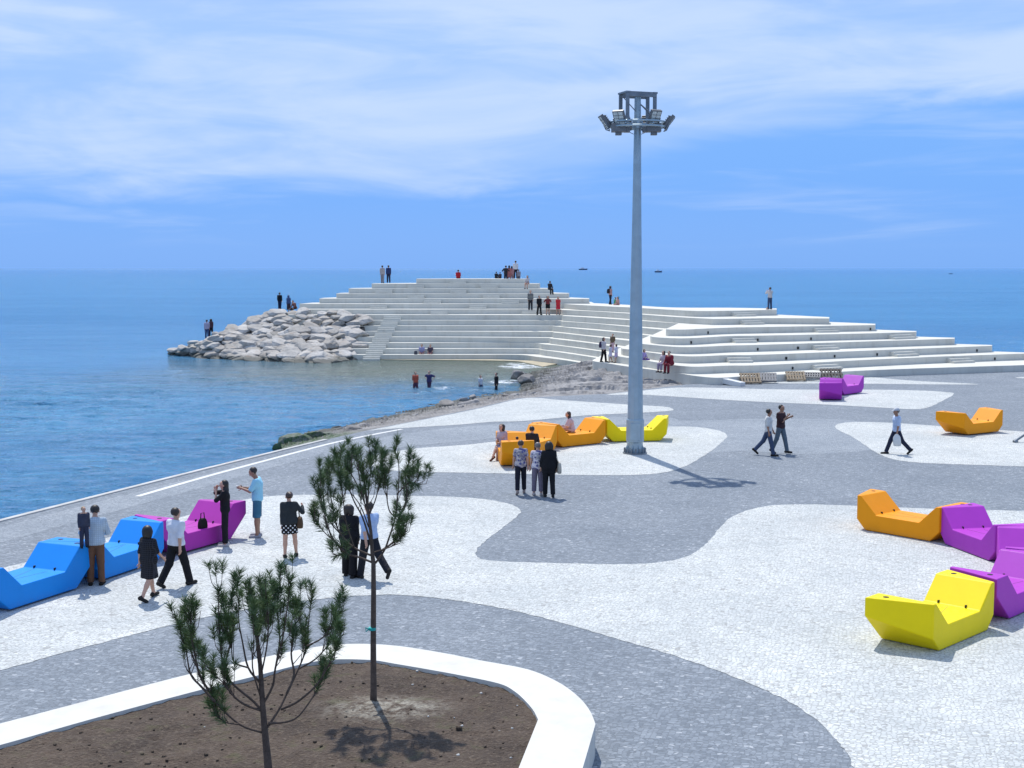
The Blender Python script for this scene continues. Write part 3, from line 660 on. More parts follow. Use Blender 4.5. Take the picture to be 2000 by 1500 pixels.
bench(11.271, 31.104, -77.7, 'purple', 'purple lounge bench with its whole seat in view, joined to an orange one')
bench(11.18, 28.4, -106, 'purple', 'purple lounge bench at the outer bend of the right curve, cut by the picture edge')
bench(9.768, 26.033, 226, 'purple', 'purple lounge bench touching the bright yellow foreground bench')
bench(4.752, 51.728, 8.6, 'yellow', 'yellow lounge bench standing behind the foot of the floodlight mast')
bench(2.309, 50.455, 37.4, 'orange', 'orange lounge bench next to the yellow one by the mast, a woman sitting on it')
bench(.671, 48.166, 65, 'orange', 'orange lounge bench in the bend of the central row, between two other orange ones')
bench(.10, 45.758, 94.5, 'orange', 'orange lounge bench seen end-on behind the three women walking')
bench(-9.966, 26.659, 247.4, 'blue', 'blue lounge bench at the left picture edge')
bench(-8.93, 29.22, 69.2, 'blue', 'blue lounge bench between the other blue one and the magenta one')
bench(-7.86, 31.78, 243, 'magenta', 'magenta lounge bench on the left with a black handbag on its seat')
bench(16.447, 68.395, 76, 'purple', 'distant purple lounge bench seen square on its end below the terraces')
bench(17.763, 71.007, 47.5, 'purple', 'distant purple lounge bench behind the end-on one, its seat open to us')
bench(18.784, 53.987, 32.1, 'orange', 'single orange lounge bench standing alone at the right on white paving')

# ------------------------------------------------------------------ floodlight mast
def mast():
    b = at(1240, 885.5, 0); Y = b.y; s = FPX / (b - CAMP).dot(FW)
    rt = empty('floodlight_mast', (b.x, b.y, .004), 0, 'tall grey floodlight mast with a ring of lamps standing on the white paving', 'light mast')
    def zz(py): return at_y(1241, py, Y).z
    def part(mb, n, m, **k): return mb.build(n, M[m], rt, **k)
    top = zz(190)
    mb = MB(); zs = [.05, zz(818), zz(650), zz(418), zz(250), top]; rs = [.29, .285, .235, .165, .128, .115]
    mb.tube([(0, 0, z) for z in zs], rs, 12); part(mb, 'pole', 'steel')
    mb = MB(); mb.tube([(0, 0, zz(864)), (0, 0, zz(862)), (0, 0, zz(820)), (0, 0, zz(818))], [.30, .325, .325, .30], 12); sl = part(mb, 'base_sleeve', 'steel')
    mb = MB(); mb.box((-.02, -.318, (zz(860) + zz(824)) / 2), (.36, .03, (zz(824) - zz(860)) * .9)); o = mb.build('access_door', M['steel'], sl, bevel=.01)
    mb = MB(); mb.tube([(0, 0, 0), (0, 0, .05)], .44, 24); fl = part(mb, 'base_flange', 'steel_dark')
    for i in range(16):
        a = 2 * math.pi * i / 16; mb = MB(); mb.tube([(.385 * math.cos(a), .385 * math.sin(a), .04), (.385 * math.cos(a), .385 * math.sin(a), .20)], .026, 6); mb.build('anchor_bolt', M['steel_dark'], fl)
    for i in range(8):
        a = 2 * math.pi * (i + .5) / 8; c, t = Vector((math.cos(a), math.sin(a), 0)), Vector((-math.sin(a), math.cos(a), 0)); mb = MB(); vs = []
        for q in (-.012, .012): vs += [c * .27 + t * q + Vector((0, 0, .05)), c * .41 + t * q + Vector((0, 0, .05)), c * .27 + t * q + Vector((0, 0, .36))]
        mb.add(vs, [(0, 2, 1), (3, 4, 5), (0, 1, 4, 3), (1, 2, 5, 4), (2, 0, 3, 5)]); mb.build('gusset', M['steel'], fl)
    # head frame: rotated open box, cross beams on top
    zt, zb = zz(186), zz(243); rot = Matrix.Rotation(R(20), 3, 'Z'); h = .53
    for sx, sy in ((-1, -1), (1, -1), (1, 1), (-1, 1)):
        mb = MB(); mb.box(rot @ Vector((sx * h, sy * h * .55, 0)) + Vector((0, 0, (zt + zb) / 2)), (.125, .06, zt - zb), rot); part(mb, 'frame_post', 'steel_dark')
    mb = MB()
    for sy in (-1, 1): mb.box(rot @ Vector((0, sy * h * .55, 0)) + Vector((0, 0, zt + .0)), (h * 2.2, .10, .17), rot)
    for sx in (-1, 1): mb.box(rot @ Vector((sx * h, 0, 0)) + Vector((0, 0, zt + .06)), (.16, h * 1.35, .06), rot)
    mb.box((0, 0, zt + .04), (.30, .30, .10), rot); part(mb, 'top_frame', 'steel_dark')
    mb = MB()
    for a, bq in ((Vector((-.55, -.3, zt - .1)), Vector((.1, 0, zt - .75))), (Vector((.55, -.3, zt - .75)), Vector((.08, 0, zt - .3))), (Vector((.1, .1, zt - .3)), Vector((.6, .2, zt - .8)))): mb.tube([a, bq], .018, 6)
    part(mb, 'brace', 'steel_dark')
    zr = zz(239); mb = MB(); n = 24; Rr = .98
    for dz in (0, -.17): mb.tube([(Rr * math.cos(2 * math.pi * i / n), Rr * .8 * math.sin(2 * math.pi * i / n), zr + dz) for i in range(n + 1)], .035, 6, cap=False)
    for i in range(6):
        a = 2 * math.pi * i / 6; mb.tube([(.1 * math.cos(a), .1 * math.sin(a), zr - .08), (Rr * math.cos(a), Rr * .8 * math.sin(a), zr - .08)], .03, 6)
    part(mb, 'lamp_ring', 'steel')
    mb = MB(); mb.tube([(0, 0, zr - .22), (0, 0, zr + .12)], .19, 12); part(mb, 'collar', 'steel')
    for ax in (-1, 1): mb = MB(); mb.tube([(ax * .14, 0, zr - .42), (ax * .35, -.1, zr - .33), (ax * .75, -.2, zr - .12)], .012, 5); part(mb, 'cable', 'lamp_case')
    # lamps: pixel of the head centre, heading and tilt
    for (px, py, az, tilt, dy) in ((1180, 239, 188, 38, 0), (1209.5, 231, 242, 30, -.55), (1279, 230, 298, 30, -.55), (1308, 240, -8, 38, 0), (1222, 240, 120, 35, .8), (1262, 240, 60, 35, .8)):
        c = at_y(px, py, Y + dy) - Vector((b.x, b.y, 0)); q = Matrix.Rotation(R(az), 3, 'Z') @ Matrix.Rotation(R(90 + tilt), 3, 'Y')
        # local z = facing direction of the glass, x = outward/down
        lamp = empty('floodlight', c); lamp.parent = rt
        mb = MB(); mb.box(q @ Vector((0, 0, -.03)), (.56, .42, .12), q); mb.box(q @ Vector((0, 0, -.12)), (.40, .30, .07), q)
        for i in range(5): mb.box(q @ Vector((-.16 + .08 * i, 0, -.17)), (.02, .28, .05), q)
        mb.build('casing', M['lamp_case'], lamp, bevel=.012)
        mb = MB(); mb.box(q @ Vector((0, 0, .034)), (.48, .35, .012), q); mb.build('glass', M['lamp_glass'], lamp)
        mb = MB()
        for i in (-1, 0, 1): mb.box(q @ Vector((i * .12, 0, .045)), (.012, .35, .012), q)
        mb.box(q @ Vector((0, 0, .046)), (.48, .012, .012), q); mb.build('grille', M['lamp_case'], lamp)
        d = Vector((math.cos(R(az)), math.sin(R(az)), 0)); mb = MB()
        for sd in (-1, 1):
            t = Vector((-d.y, d.x, 0)) * .23 * sd; mb.tube([t, t - d * .12 + Vector((0, 0, -.24)), -d * .2 + Vector((0, 0, -.30))], .022, 6)
        mb.build('bracket', M['steel_dark'], lamp)
    for ax, px in ((-1, 1208), (1, 1277)):
        c = at_y(px, 250, Y - .3) - Vector((b.x, b.y, 0)); mb = MB(); mb.box(c, (.50, .36, .30)); mb.box(c + Vector((-ax * .3, 0, -.06)), (.2, .25, .2)); mb.box(c + Vector((0, -.02, -.2)), (.22, .2, .12)); part(mb, 'control_box', 'lamp_case', bevel=.015)
mast()

# ------------------------------------------------------------------ pallets, kerb stone, rail, boats, bags
def pallet(mat, gap):
    rt = empty('wooden_pallet')
    n = 7
    mb = MB()
    for i in range(n): mb.box((-.6 + .6 / n + i * 1.2 / n, 0, .13), (1.2 / n - gap, .8, .022))
    for i in range(3): mb.box((-.5 + .5 * i, 0, .011), (.1, .8, .022))
    mb.build('deck_board', M[mat], rt)
    for y in (-.35, 0, .35):
        mb = MB(); mb.box((0, y, .070), (1.2, .09, .094)); mb.build('stringer', M[mat], rt)
    return rt
for (px, py, w, mat, gap, tx, rz, lab) in ((1459, 742.5, 1.0, 'wood', .07, 38, -14, 'tan pallet with wide gaps leaning on the lowest terrace nearest the kerb stone'), (1491, 739, .95, 'wood_grey', .045, 33, -24, 'grey close-boarded pallet leaning between two tan ones'), (1547, 737.5, .95, 'wood', .06, 35, -18, 'tan pallet standing apart in the middle of the leaning row'), (1580, 736, .85, 'wood_grey', .10, 22, -30, 'low grey pallet lying flat beside the middle tan one'), (1617, 733, 1.1, 'wood_dark', .09, 40, -16, 'dark pallet at the right end of the row behind the purple bench')):
    p = pallet(mat, gap); q = on_front(3, px); q.z = 0; p.location = q + Vector((.12, -.40, .27)); p.scale = (w, w, w); p.rotation_euler = (R(tx), 0, R(rz + 15))
    tag(p, lab, 'pallet', 'pallets leaning on the lowest terrace')
mb = MB(); q = on_front(3, 1424); q.z = 0; q += Vector((.1, -.75, 0)); mb.box((0, 0, .16), (.42, 1.6, .30), Matrix.Rotation(R(38), 3, 'Z') @ Matrix.Rotation(R(6), 3, 'X')); o = mb.build('kerb_stone', M['marble'], bevel=.02); o.location = q + Vector((0, .2, 0)); tag(o, 'loose pale kerb stone lying on the paving at the foot of the pier', 'kerb stone')
a = at(1983, 862, .05); mb = MB(); mb.tube([(0, 0, .02), (.55, .25, .30), (1.9, .8, 1.0)], [.05, .05, .05], 10); mb.tube([(-.05, -.02, -.03), (.06, .03, .03)], [.085, .085], 10)
o = mb.build('steel_rail', M['steel_dark'], bevel=.004); o.location = a; tag(o, 'slanting grey steel rail with a foot at the right picture edge', 'rail')
def boat(px, py, L, h, lab, cabin=True):
    p = at(px, py, SEA_Z); rt = empty('motor_boat', p, R(8), lab, 'boat', 'boats far out on the sea')
    v = []; n = 9
    for i in range(n):
        u = -1 + 2 * i / (n - 1); wd_ = (1 - max(0, u) ** 2.2) * L * .16; sh = h * (.45 + .2 * max(0, u) ** 2)
        v += [(u * L / 2, -wd_, sh), (u * L / 2 * .92, -wd_ * .5, -.2), (u * L / 2 * .92, wd_ * .5, -.2), (u * L / 2, wd_, sh)]
    f = []
    for i in range(n - 1):
        for j in range(3): f.append((4 * i + j, 4 * i + j + 1, 4 * i + j + 5, 4 * i + j + 4))
        f.append((4 * i + 3, 4 * i, 4 * i + 4, 4 * i + 7))
    f += [(0, 3, 2, 1), tuple(4 * (n - 1) + j for j in range(4))]
    mesh('hull', v, f, M['hull_dark'], rt)
    if cabin:
        mb = MB(); mb.box((-.08 * L, 0, h * .66), (L * .42, L * .2, h * .45)); mb.box((-.1 * L, 0, h * .96), (L * .3, L * .17, h * .16)); mb.build('cabin', M['hull_white'], rt, bevel=.1)
        mb = MB(); mb.tube([(-.12 * L, 0, h), (-.12 * L, 0, h * 1.5)], .05, 6); mb.build('mast', M['hull_dark'], rt)
boat(1286, 532, 14, 5.2, 'white-cabined motor boat on the sea just right of the mast')
boat(1139, 527.2, 42, 11, 'tiny dark vessel on the horizon left of the mast')
boat(1857, 535, 5.5, 1.6, 'tiny dark open boat far out at the right', False)

# ------------------------------------------------------------------ young pines
def pine(base, lines, sc, ox, oy, trunk, label, seed, shoots, tie=None, r0=.05):
    """limbs surveyed as pixel polylines in the upright plane of the trunk, then bent towards or away from us"""
    r = random.Random(seed); Y = base.y
    rt = empty('pine_tree', base, 0, label, 'tree', 'young pines in the planter')
    def P(x, y, d=0): return at_y(ox + x / sc, oy + y / sc, Y + d) - base
    mb = MB(); tp = [Vector((0, 0, -.1))] + [P(x, y) for x, y in trunk]
    tp = [tp[0]] + [q + Vector((0, r.uniform(-.012, .012), 0)) for q in tp[1:]]
    rs = [r0 * (1 - .8 * (i / (len(tp) - 1)) ** 1.0) for i in range(len(tp))]; rs[0] = r0 * 1.15
    mb.tube(tp, rs, 9); mb.build('trunk', M['bark'], rt, smooth=True)
    lm = MB(); tips = []
    def twig(pts, ra, rb): k = len(pts); lm.tube(pts, [ra + (rb - ra) * i / (k - 1) for i in range(k)], 6)
    segs = []
    for line in lines:
        d1 = line[0]; pts2 = line[1:]
        k = len(pts2); pts = [P(x, y, d1 * (i / (k - 1)) ** 1.1) for i, (x, y) in enumerate(pts2)]
        fine = []
        for i in range(k - 1):
            p0, p1, p2, p3 = pts[max(i - 1, 0)], pts[i], pts[i + 1], pts[min(i + 2, k - 1)]
            for s_ in range(4):
                t = s_ / 4; fine.append(.5 * (2 * p1 + (p2 - p0) * t + (2 * p0 - 5 * p1 + 4 * p2 - p3) * t * t + (3 * p1 - p0 - 3 * p2 + p3) * t ** 3))
        fine.append(pts[-1]); segs.append(fine); twig(fine, .0165 if k > 4 else .011, .0045)
        tips.append((fine[-1], (fine[-1] - fine[-3]).normalized(), r.uniform(.18, .28), 1.0))
    # leader counts as a limb too
    segs.append([tp[i].lerp(tp[i + 1], t / 3) for i in range(len(tp) // 2, len(tp) - 1) for t in range(3)] + [tp[-1]])
    tips.append((tp[-1], Vector((0, 0, 1)), .3, 1))
    for _ in range(shoots):
        g = r.choice(segs); i = int(len(g) * (r.uniform(.35, .98))); i = min(max(i, 1), len(g) - 2); p = g[i]; t = (g[i + 1] - g[i - 1]).normalized()
        d = (t * .5 + Vector((r.gauss(0, .48), r.gauss(0, .55), .75 + r.random() * .4))).normalized(); Ls = r.uniform(.16, .42) * (1.15 - .35 * i / len(g))
        q = p + (t * .3 + Vector((d.x, d.y, d.z * .5))).normalized() * Ls * .45; e = q + Vector((d.x * .35, d.y * .35, 1)).normalized() * Ls * .62
        twig([p, q, e], .0055, .0028)
        if r.random() < .92: tips.append((e, (e - q).normalized(), r.uniform(.08, .17), r.uniform(.5, 1)))
    lm.build('limbs', M['bark'], rt, smooth=True)
    v, f = [], []
    for (e, d, L, dens) in tips:
        n = int(125 * dens * L / .24 + 30); a = d.orthogonal().normalized(); c = d.cross(a)
        for i in range(n):
            u = r.random() ** .8; o = e - d * (L * (1 - u)) + d * .02; w = r.uniform(0, 2 * math.pi)
            spread = r.uniform(.4, 1.5) * (1.2 - .55 * u); nd_ = (d * 1.0 + (a * math.cos(w) + c * math.sin(w)) * spread * 1.15 + Vector((0, 0, r.uniform(-.22, .1)))).normalized()
            ln = r.uniform(.08, .155); sd = nd_.orthogonal().normalized() if r.random() < .5 else nd_.cross(nd_.orthogonal()).normalized()
            wd_ = .0028; k = len(v); m_ = o + nd_ * ln * .5 + Vector((0, 0, -.004))
            v += [o - sd * wd_, o + sd * wd_, m_ - sd * wd_ * .9, m_ + sd * wd_ * .9, o + nd_ * ln + Vector((0, 0, -.014))]
            f += [(k, k + 1, k + 3, k + 2), (k + 2, k + 3, k + 4)]
    mesh('crown', v, f, M['needle'], rt)
    if tie:
        q = P(*tie); mb = MB(); mb.tube([q + Vector((0, 0, -.02)), q + Vector((0, 0, .02))], .055, 12); mb.tube([q + Vector((-.05, -.02, 0)), q + Vector((-.09, -.04, .025)), q + Vector((-.085, -.05, -.03)), q + Vector((-.05, -.03, 0))], .012, 6); mb.build('tie_ribbon', M['ribbon'], rt)
S1 = 3.572
L1 = [(.25, (755, 1250), (600, 1195), (430, 1040), (375, 950), (300, 790), (235, 610), (150, 440)), (-.2, (385, 960), (320, 850), (285, 690), (262, 550), (255, 420)), (.1, (430, 1040), (330, 930), (260, 850), (230, 700), (215, 610)),
 (-.35, (745, 1090), (690, 1030), (530, 890), (480, 750), (462, 600), (452, 400), (458, 250)), (.4, (530, 890), (500, 780), (540, 600), (520, 420), (545, 300)), (.5, (770, 1250), (870, 1100), (930, 980), (1010, 810), (1068, 650), (1085, 450), (1110, 280)),
 (-.4, (890, 1090), (1000, 1040), (1130, 930), (1200, 820), (1270, 680), (1290, 620)), (.3, (1068, 650), (1180, 590), (1250, 490), (1305, 420)), (-.3, (760, 1060), (830, 930), (850, 800), (900, 600), (930, 400), (960, 190)),
 (.55, (740, 900), (660, 800), (620, 620), (592, 450), (600, 280)), (-.55, (750, 850), (790, 650), (800, 450), (785, 290)), (.6, (850, 800), (880, 600), (865, 400), (870, 270)), (-.5, (755, 1100), (640, 1060), (560, 1000), (480, 900), (400, 830)),
 (.5, (800, 1190), (980, 1160), (1100, 1020), (1160, 900), (1180, 780)), (.1, (590, 1195), (500, 1180), (430, 1120)), (-.6, (745, 1000), (690, 800), (700, 620), (690, 430)), (.2, (1010, 810), (1130, 740), (1210, 650), (1240, 590)), (.7, (745, 850), (720, 650), (740, 480), (745, 330)), (-.2, (660, 800), (560, 760), (540, 640), (500, 560)), (.3, (930, 980), (980, 850), (960, 700), (990, 500), (1000, 330))]
pine(at(523, 1548, .36), L1, S1, 300, 1080, [(805, 1560), (793, 1420), (775, 1250), (762, 1080), (748, 850), (737, 700), (705, 450), (668, 200)], 'low bushy young pine forking close to the soil, in the front of the planter', 11, 250, r0=.058)
S2 = 5.0
L2 = [(.2, (730, 1190), (600, 1140), (450, 1100), (400, 1020), (270, 900), (185, 790)), (-.2, (480, 1110), (350, 960), (290, 800), (240, 600), (215, 490)), (.35, (740, 1130), (560, 1050), (430, 920), (380, 800), (340, 600), (290, 310)), (-.3, (735, 1150), (715, 900), (690, 700), (640, 550), (600, 300), (570, 110)),
 (.3, (690, 690), (700, 500), (720, 300), (722, 140)), (-.15, (765, 1200), (850, 1080), (900, 950), (960, 750), (985, 550), (995, 250), (950, 85)), (.2, (960, 750), (1040, 680), (1075, 550), (1060, 350), (1090, 230)), (.1, (975, 530), (1050, 450), (1120, 420), (1170, 440)), (-.25, (960, 750), (900, 680), (870, 500), (850, 300)),
 (.35, (720, 1000), (640, 750), (560, 600), (480, 400), (400, 190)), (-.3, (730, 1100), (860, 1060), (950, 1020), (1030, 930)), (0, (600, 1140), (480, 1110), (385, 1130)), (.3, (700, 850), (620, 640), (500, 480), (330, 240)), (-.35, (560, 1050), (480, 800), (450, 560), (420, 330)), (.1, (430, 920), (300, 760), (260, 560), (250, 340)), (-.2, (690, 760), (760, 600), (800, 450), (820, 380)), (.3, (820, 1080), (970, 960), (985, 780), (1060, 600), (1070, 480)), (-.4, (640, 550), (560, 380), (480, 260))]
pine(at(729, 1374, .36), L2, S2, 580, 860, [(748, 2450), (745, 2000), (748, 1500), (748, 1200), (735, 1100), (722, 900), (690, 650), (660, 420), (640, 230)], 'tall slim young pine with bare trunk and small crown, farther back in the planter', 23, 175, tie=(735, 1840), r0=.052)

# ------------------------------------------------------------------ people: implicit bodies turned into one skin each
def rcone(P, a, b, ra, rb):
    a, b = np.asarray(a, np.float32), np.asarray(b, np.float32); ba = b - a; l2 = max(float(ba @ ba), 1e-9)
    pa = P - a; t = np.clip((pa @ ba) / l2, 0, 1); d = pa - t[..., None] * ba
    return np.sqrt((d * d).sum(-1)) - (ra + (rb - ra) * t)
def smin(a, b, k):
    h = np.clip(.5 + .5 * (b - a) / k, 0, 1); return b + (a - b) * h - k * h * (1 - h)
def union(P, prims, k=.03, grow=0.0):
    d = None
    for p in prims:
        e = rcone(P, *p[:4]) - grow; d = e if d is None else smin(d, e, k)
    return d
def snet(fun, lo, hi, h):
    lo = np.asarray(lo, np.float32); n = np.ceil((np.asarray(hi) - lo) / h).astype(int) + 1
    g = [lo[i] + h * np.arange(n[i], dtype=np.float32) for i in range(3)]
    P = np.stack(np.meshgrid(*g, indexing='ij'), -1); D = fun(P); s = D < 0
    cn = np.array([(i, j, k) for i in (0, 1) for j in (0, 1) for k in (0, 1)])
    sh = tuple(n - 1); cnt = np.zeros(sh, np.float32); pos = np.zeros(sh + (3,), np.float32)
    sl = lambda c: tuple(slice(c[a], c[a] + sh[a]) for a in range(3))
    for i in range(8):
        for ax in range(3):
            if cn[i][ax]: continue
            c2 = cn[i].copy(); c2[ax] = 1; d1, d2 = D[sl(cn[i])], D[sl(c2)]; m = (d1 < 0) != (d2 < 0)
            if not m.any(): continue
            t = np.where(m, d1 / np.where(m, d1 - d2, 1), 0); q = np.zeros(sh + (3,), np.float32) + cn[i].astype(np.float32); q[..., ax] += t
            pos += np.where(m[..., None], q, 0); cnt += m
    act = cnt > 0; idx = -np.ones(sh, int); idx[act] = np.arange(act.sum()); cells = np.argwhere(act)
    V = lo + (cells + pos[act] / cnt[act][:, None]) * h; F = []
    for ax in range(3):
        b, c = (ax + 1) % 3, (ax + 2) % 3; s2 = np.roll(s, -1, ax); m = s != s2
        ed = [slice(None)] * 3; ed[ax] = slice(0, n[ax] - 1); ed[b] = slice(1, n[b] - 1); ed[c] = slice(1, n[c] - 1)
        w = np.argwhere(m[tuple(ed)])
        if not len(w): continue
        off = np.zeros(3, int); off[b] = 1; off[c] = 1; w = w + off
        eb, ec = np.zeros(3, int), np.zeros(3, int); eb[b] = 1; ec[c] = 1
        q = np.stack([idx[tuple((w - eb - ec).T)], idx[tuple((w - ec).T)], idx[tuple(w.T)], idx[tuple((w - eb).T)]], 1)
        fl = s[tuple(w.T)]; q[~fl] = q[~fl][:, ::-1]; F.append(q)
    return V, (np.concatenate(F) if F else np.zeros((0, 4), int))

CLOTH = {}
def cloth(c, pat=None, c2=None):
    key = (c, pat, c2)
    if key in CLOTH: return CLOTH[key]
    t = NT('fabric'); P = t.obj(); n = t.noise(P, 7, 4); lo = tuple(k * .78 for k in c)
    col = t.mix(t.rng(n, .3, .7), lo, c)
    if pat == 'dots':
        q = t.sep(P); d = t.math('MULTIPLY', t.math('SINE', t.math('MULTIPLY', q[0], 62)), t.math('SINE', t.math('MULTIPLY', q[2], 62))); col = t.mix(t.rng(d, .42, .58), col, c2)
    elif pat == 'floral':
        v = t.vor(P, 14, 'F1', 'Color'); col = t.mix(t.rng(t.val(v), .45, .55), col, c2); v2 = t.vor(t.map(P, loc=(3, 1, 2)), 18, 'F1', 'Color'); col = t.mix(t.rng(t.val(v2), .72, .8), col, (.10, .10, .26))
    elif pat == 'check':
        s = t.sep(P); a = t.math('SINE', t.math('MULTIPLY', s[2], 150)); b = t.math('SINE', t.math('MULTIPLY', s[0], 150)); col = t.mix(t.math('MULTIPLY', t.rng(t.math('MAXIMUM', a, b), .5, .8), .55), col, c2)
    elif pat == 'stripe':
        s = t.sep(P); col = t.mix(t.rng(t.math('SINE', t.math('MULTIPLY', s[2], 55)), -.1, .1), col, c2)
    elif pat == 'fade':
        col = t.mix(t.rng(t.sep(P)[2], .95, 1.4), c2, col)
    t.base(col).rough(.85); t.b.inputs['Specular IOR Level'].default_value = .2; t.bump(t.noise(t.map(P, (1, 1, .6)), 9, 3, .5, .9), .5, .06); CLOTH[key] = t.m; return t.m
HAIRM = {}
def hairm(c):
    if c not in HAIRM: HAIRM[c] = m_plain('hair', c, .5, .3, 30)
    return HAIRM[c]
V3 = lambda *a: np.array(a, np.float32)
def unit(v): return v / max(1e-6, float(np.linalg.norm(v)))
def skeleton(H, male, pose):
    s = H / 1.72; g = dict(hl=2, kl=3, hr=2, kr=3, al=0, ar=0, lean=0, hp=0, hy=0, sab=5)
    g.update(pose); J = {'s': s}
    def leg(side, flex, knee, abd, ank):
        hip = V3(side * .085 * s, 0, 0); f, k, a = R(flex), R(flex - knee), R(abd)
        kn = hip + .435 * s * V3(side * math.sin(a), math.sin(f) * math.cos(a), -math.cos(f) * math.cos(a))
        an = kn + .42 * s * V3(side * math.sin(a) * .6, math.sin(k), -math.cos(k))
        p = R(ank); fw = V3(side * .12, math.cos(p), math.sin(p)); dn = V3(0, math.sin(p), -math.cos(p))
        return hip, kn, an, an - fw * .055 * s + dn * .055 * s, an + fw * .165 * s + dn * .062 * s
    for nme, side, f, k in (('l', -1, g['hl'], g['kl']), ('r', 1, g['hr'], g['kr'])):
        J['hip' + nme], J['kn' + nme], J['an' + nme], J['he' + nme], J['to' + nme] = leg(side, f, k, g.get('ab' + nme, 2.5), g.get('an' + nme, 0))
    ln = R(g['lean']); ax = V3(0, math.sin(ln), math.cos(ln)); J['ax'] = ax; fwd = V3(0, math.cos(ln), -math.sin(ln)); J['fwd'] = fwd
    J['pel'] = V3(0, 0, .02 * s); J['wai'] = ax * .17 * s; J['che'] = ax * .36 * s; J['nek'] = ax * .50 * s; hw = (.178 if male else .155) * s
    hd = unit(ax * 1.0 + V3(0, math.sin(R(g['hp'])) * .5, 0)); J['hd'] = J['nek'] + hd * .155 * s + V3(0, math.sin(R(g['hp'])) * .06 * s + .015 * s, 0); J['hup'] = hd
    yaw = R(g['hy']); p = R(g['hp']); J['hf'] = unit(V3(-math.sin(yaw) * math.cos(p), math.cos(yaw) * math.cos(p), -math.sin(p))); J['hr'] = unit(np.cross(J['hf'], V3(0, 0, 1))); J['hu'] = np.cross(J['hr'], J['hf'])
    for nme, side in (('l', -1), ('r', 1)):
        sh = ax * .455 * s + V3(side * hw, 0, 0); J['sh' + nme] = sh; tgt = g.get('hand' + nme)
        if tgt is None:
            fl = R(g['a' + nme]); ab = R(g['sab']); d1 = V3(side * math.sin(ab), math.sin(fl) * math.cos(ab), -math.cos(fl) * math.cos(ab)); f2 = fl + R(g.get('e' + nme, 14)); d2 = V3(side * math.sin(ab * .3), math.sin(f2), -math.cos(f2))
            el = sh + d1 * .285 * s; wr = el + d2 * .25 * s
        else:
            w = V3(*tgt) * s; u1, u2 = .285 * s, .25 * s; dv = w - sh; L = min(float(np.linalg.norm(dv)), (u1 + u2) * .995); dn = unit(dv); wr = sh + dn * L
            c = (u1 * u1 + L * L - u2 * u2) / (2 * L); hgt = math.sqrt(max(0, u1 * u1 - c * c)); pole = V3(side * .6, -.5, -.8); pole = unit(pole - dn * (pole @ dn)); el = sh + dn * c + pole * hgt; d2 = unit(wr - el)
        J['el' + nme], J['wr' + nme] = el, wr; J['hd' + nme] = d2 if tgt is None else unit(d2 + V3(0, .2, 0))
    return J
def body_prims(J, male, fat=1.0):
    s = J['s']; w = 1.0 if male else .93; T = []
    def rr(a, b, ra, rb): return (a, b, ra * s, rb * s)
    x = V3(1, 0, 0); ax, f = J['ax'], J['fwd']
    hipw = (.070 if male else .080) * fat
    tors = [rr(J['pel'] - x * hipw * s, J['pel'] + x * hipw * s, .105 * fat, .105 * fat), rr(J['wai'] - x * .055 * fat * s, J['wai'] + x * .055 * fat * s, .095 * fat, .095 * fat), rr(J['che'] - x * .085 * w * s, J['che'] + x * .085 * w * s, .108 * fat, .108 * fat), rr(J['pel'], J['che'], .105 * fat, .11 * fat),
            rr(J['shl'] + x * .02 * s, J['shr'] - x * .02 * s, .062, .062)]
    if not male: tors += [rr(J['che'] + f * .075 * s - x * .06 * s - ax * .03 * s, J['che'] + f * .075 * s - x * .06 * s - ax * .03 * s, .058, .058), rr(J['che'] + f * .075 * s + x * .06 * s - ax * .03 * s, J['che'] + f * .075 * s + x * .06 * s - ax * .03 * s, .058, .058)]
    neck = [rr(J['nek'] - ax * .03 * s, J['hd'] - J['hup'] * .05 * s, .055 * w, .05 * w)]
    hu, hf, hr = J['hu'], J['hf'], J['hr']; c = J['hd']
    head = [rr(c + hu * .035 * s - hf * .018 * s, c + hu * .03 * s + hf * .02 * s, .088, .08), rr(c + hu * .01 * s + hf * .025 * s, c - hu * .075 * s + hf * .045 * s, .07, .042)]
    face = [rr(c + hu * .01 * s + hf * .095 * s, c - hu * .022 * s + hf * .112 * s, .010, .016), rr(c + hr * .083 * s, c + hr * .086 * s - hu * .03 * s, .018, .013), rr(c - hr * .083 * s, c - hr * .086 * s - hu * .03 * s, .018, .013)]
    L, A, HN = {}, {}, {}
    for n in 'lr':
        L['th' + n] = rr(J['hip' + n], J['kn' + n], .088 * fat, .058); L['sh' + n] = rr(J['kn' + n] * .75 + J['an' + n] * .25, J['an' + n], .056, .038); L['ca' + n] = rr(J['kn' + n], J['kn' + n] * .6 + J['an' + n] * .4, .055, .056)
        L['ft' + n] = rr(J['he' + n], J['to' + n], .034, .028)
        L['ft2' + n] = rr(J['an' + n], J['he' + n], .038, .036)
        A['ua' + n] = rr(J['sh' + n], J['el' + n], .052 * w, .041 * w); A['fa' + n] = rr(J['el' + n], J['wr' + n], .042 * w, .027 * w)
        HN['pa' + n] = rr(J['wr' + n], J['wr' + n] + J['hd' + n] * .075 * s, .025, .031)
    return tors, neck, head, face, L, A, HN
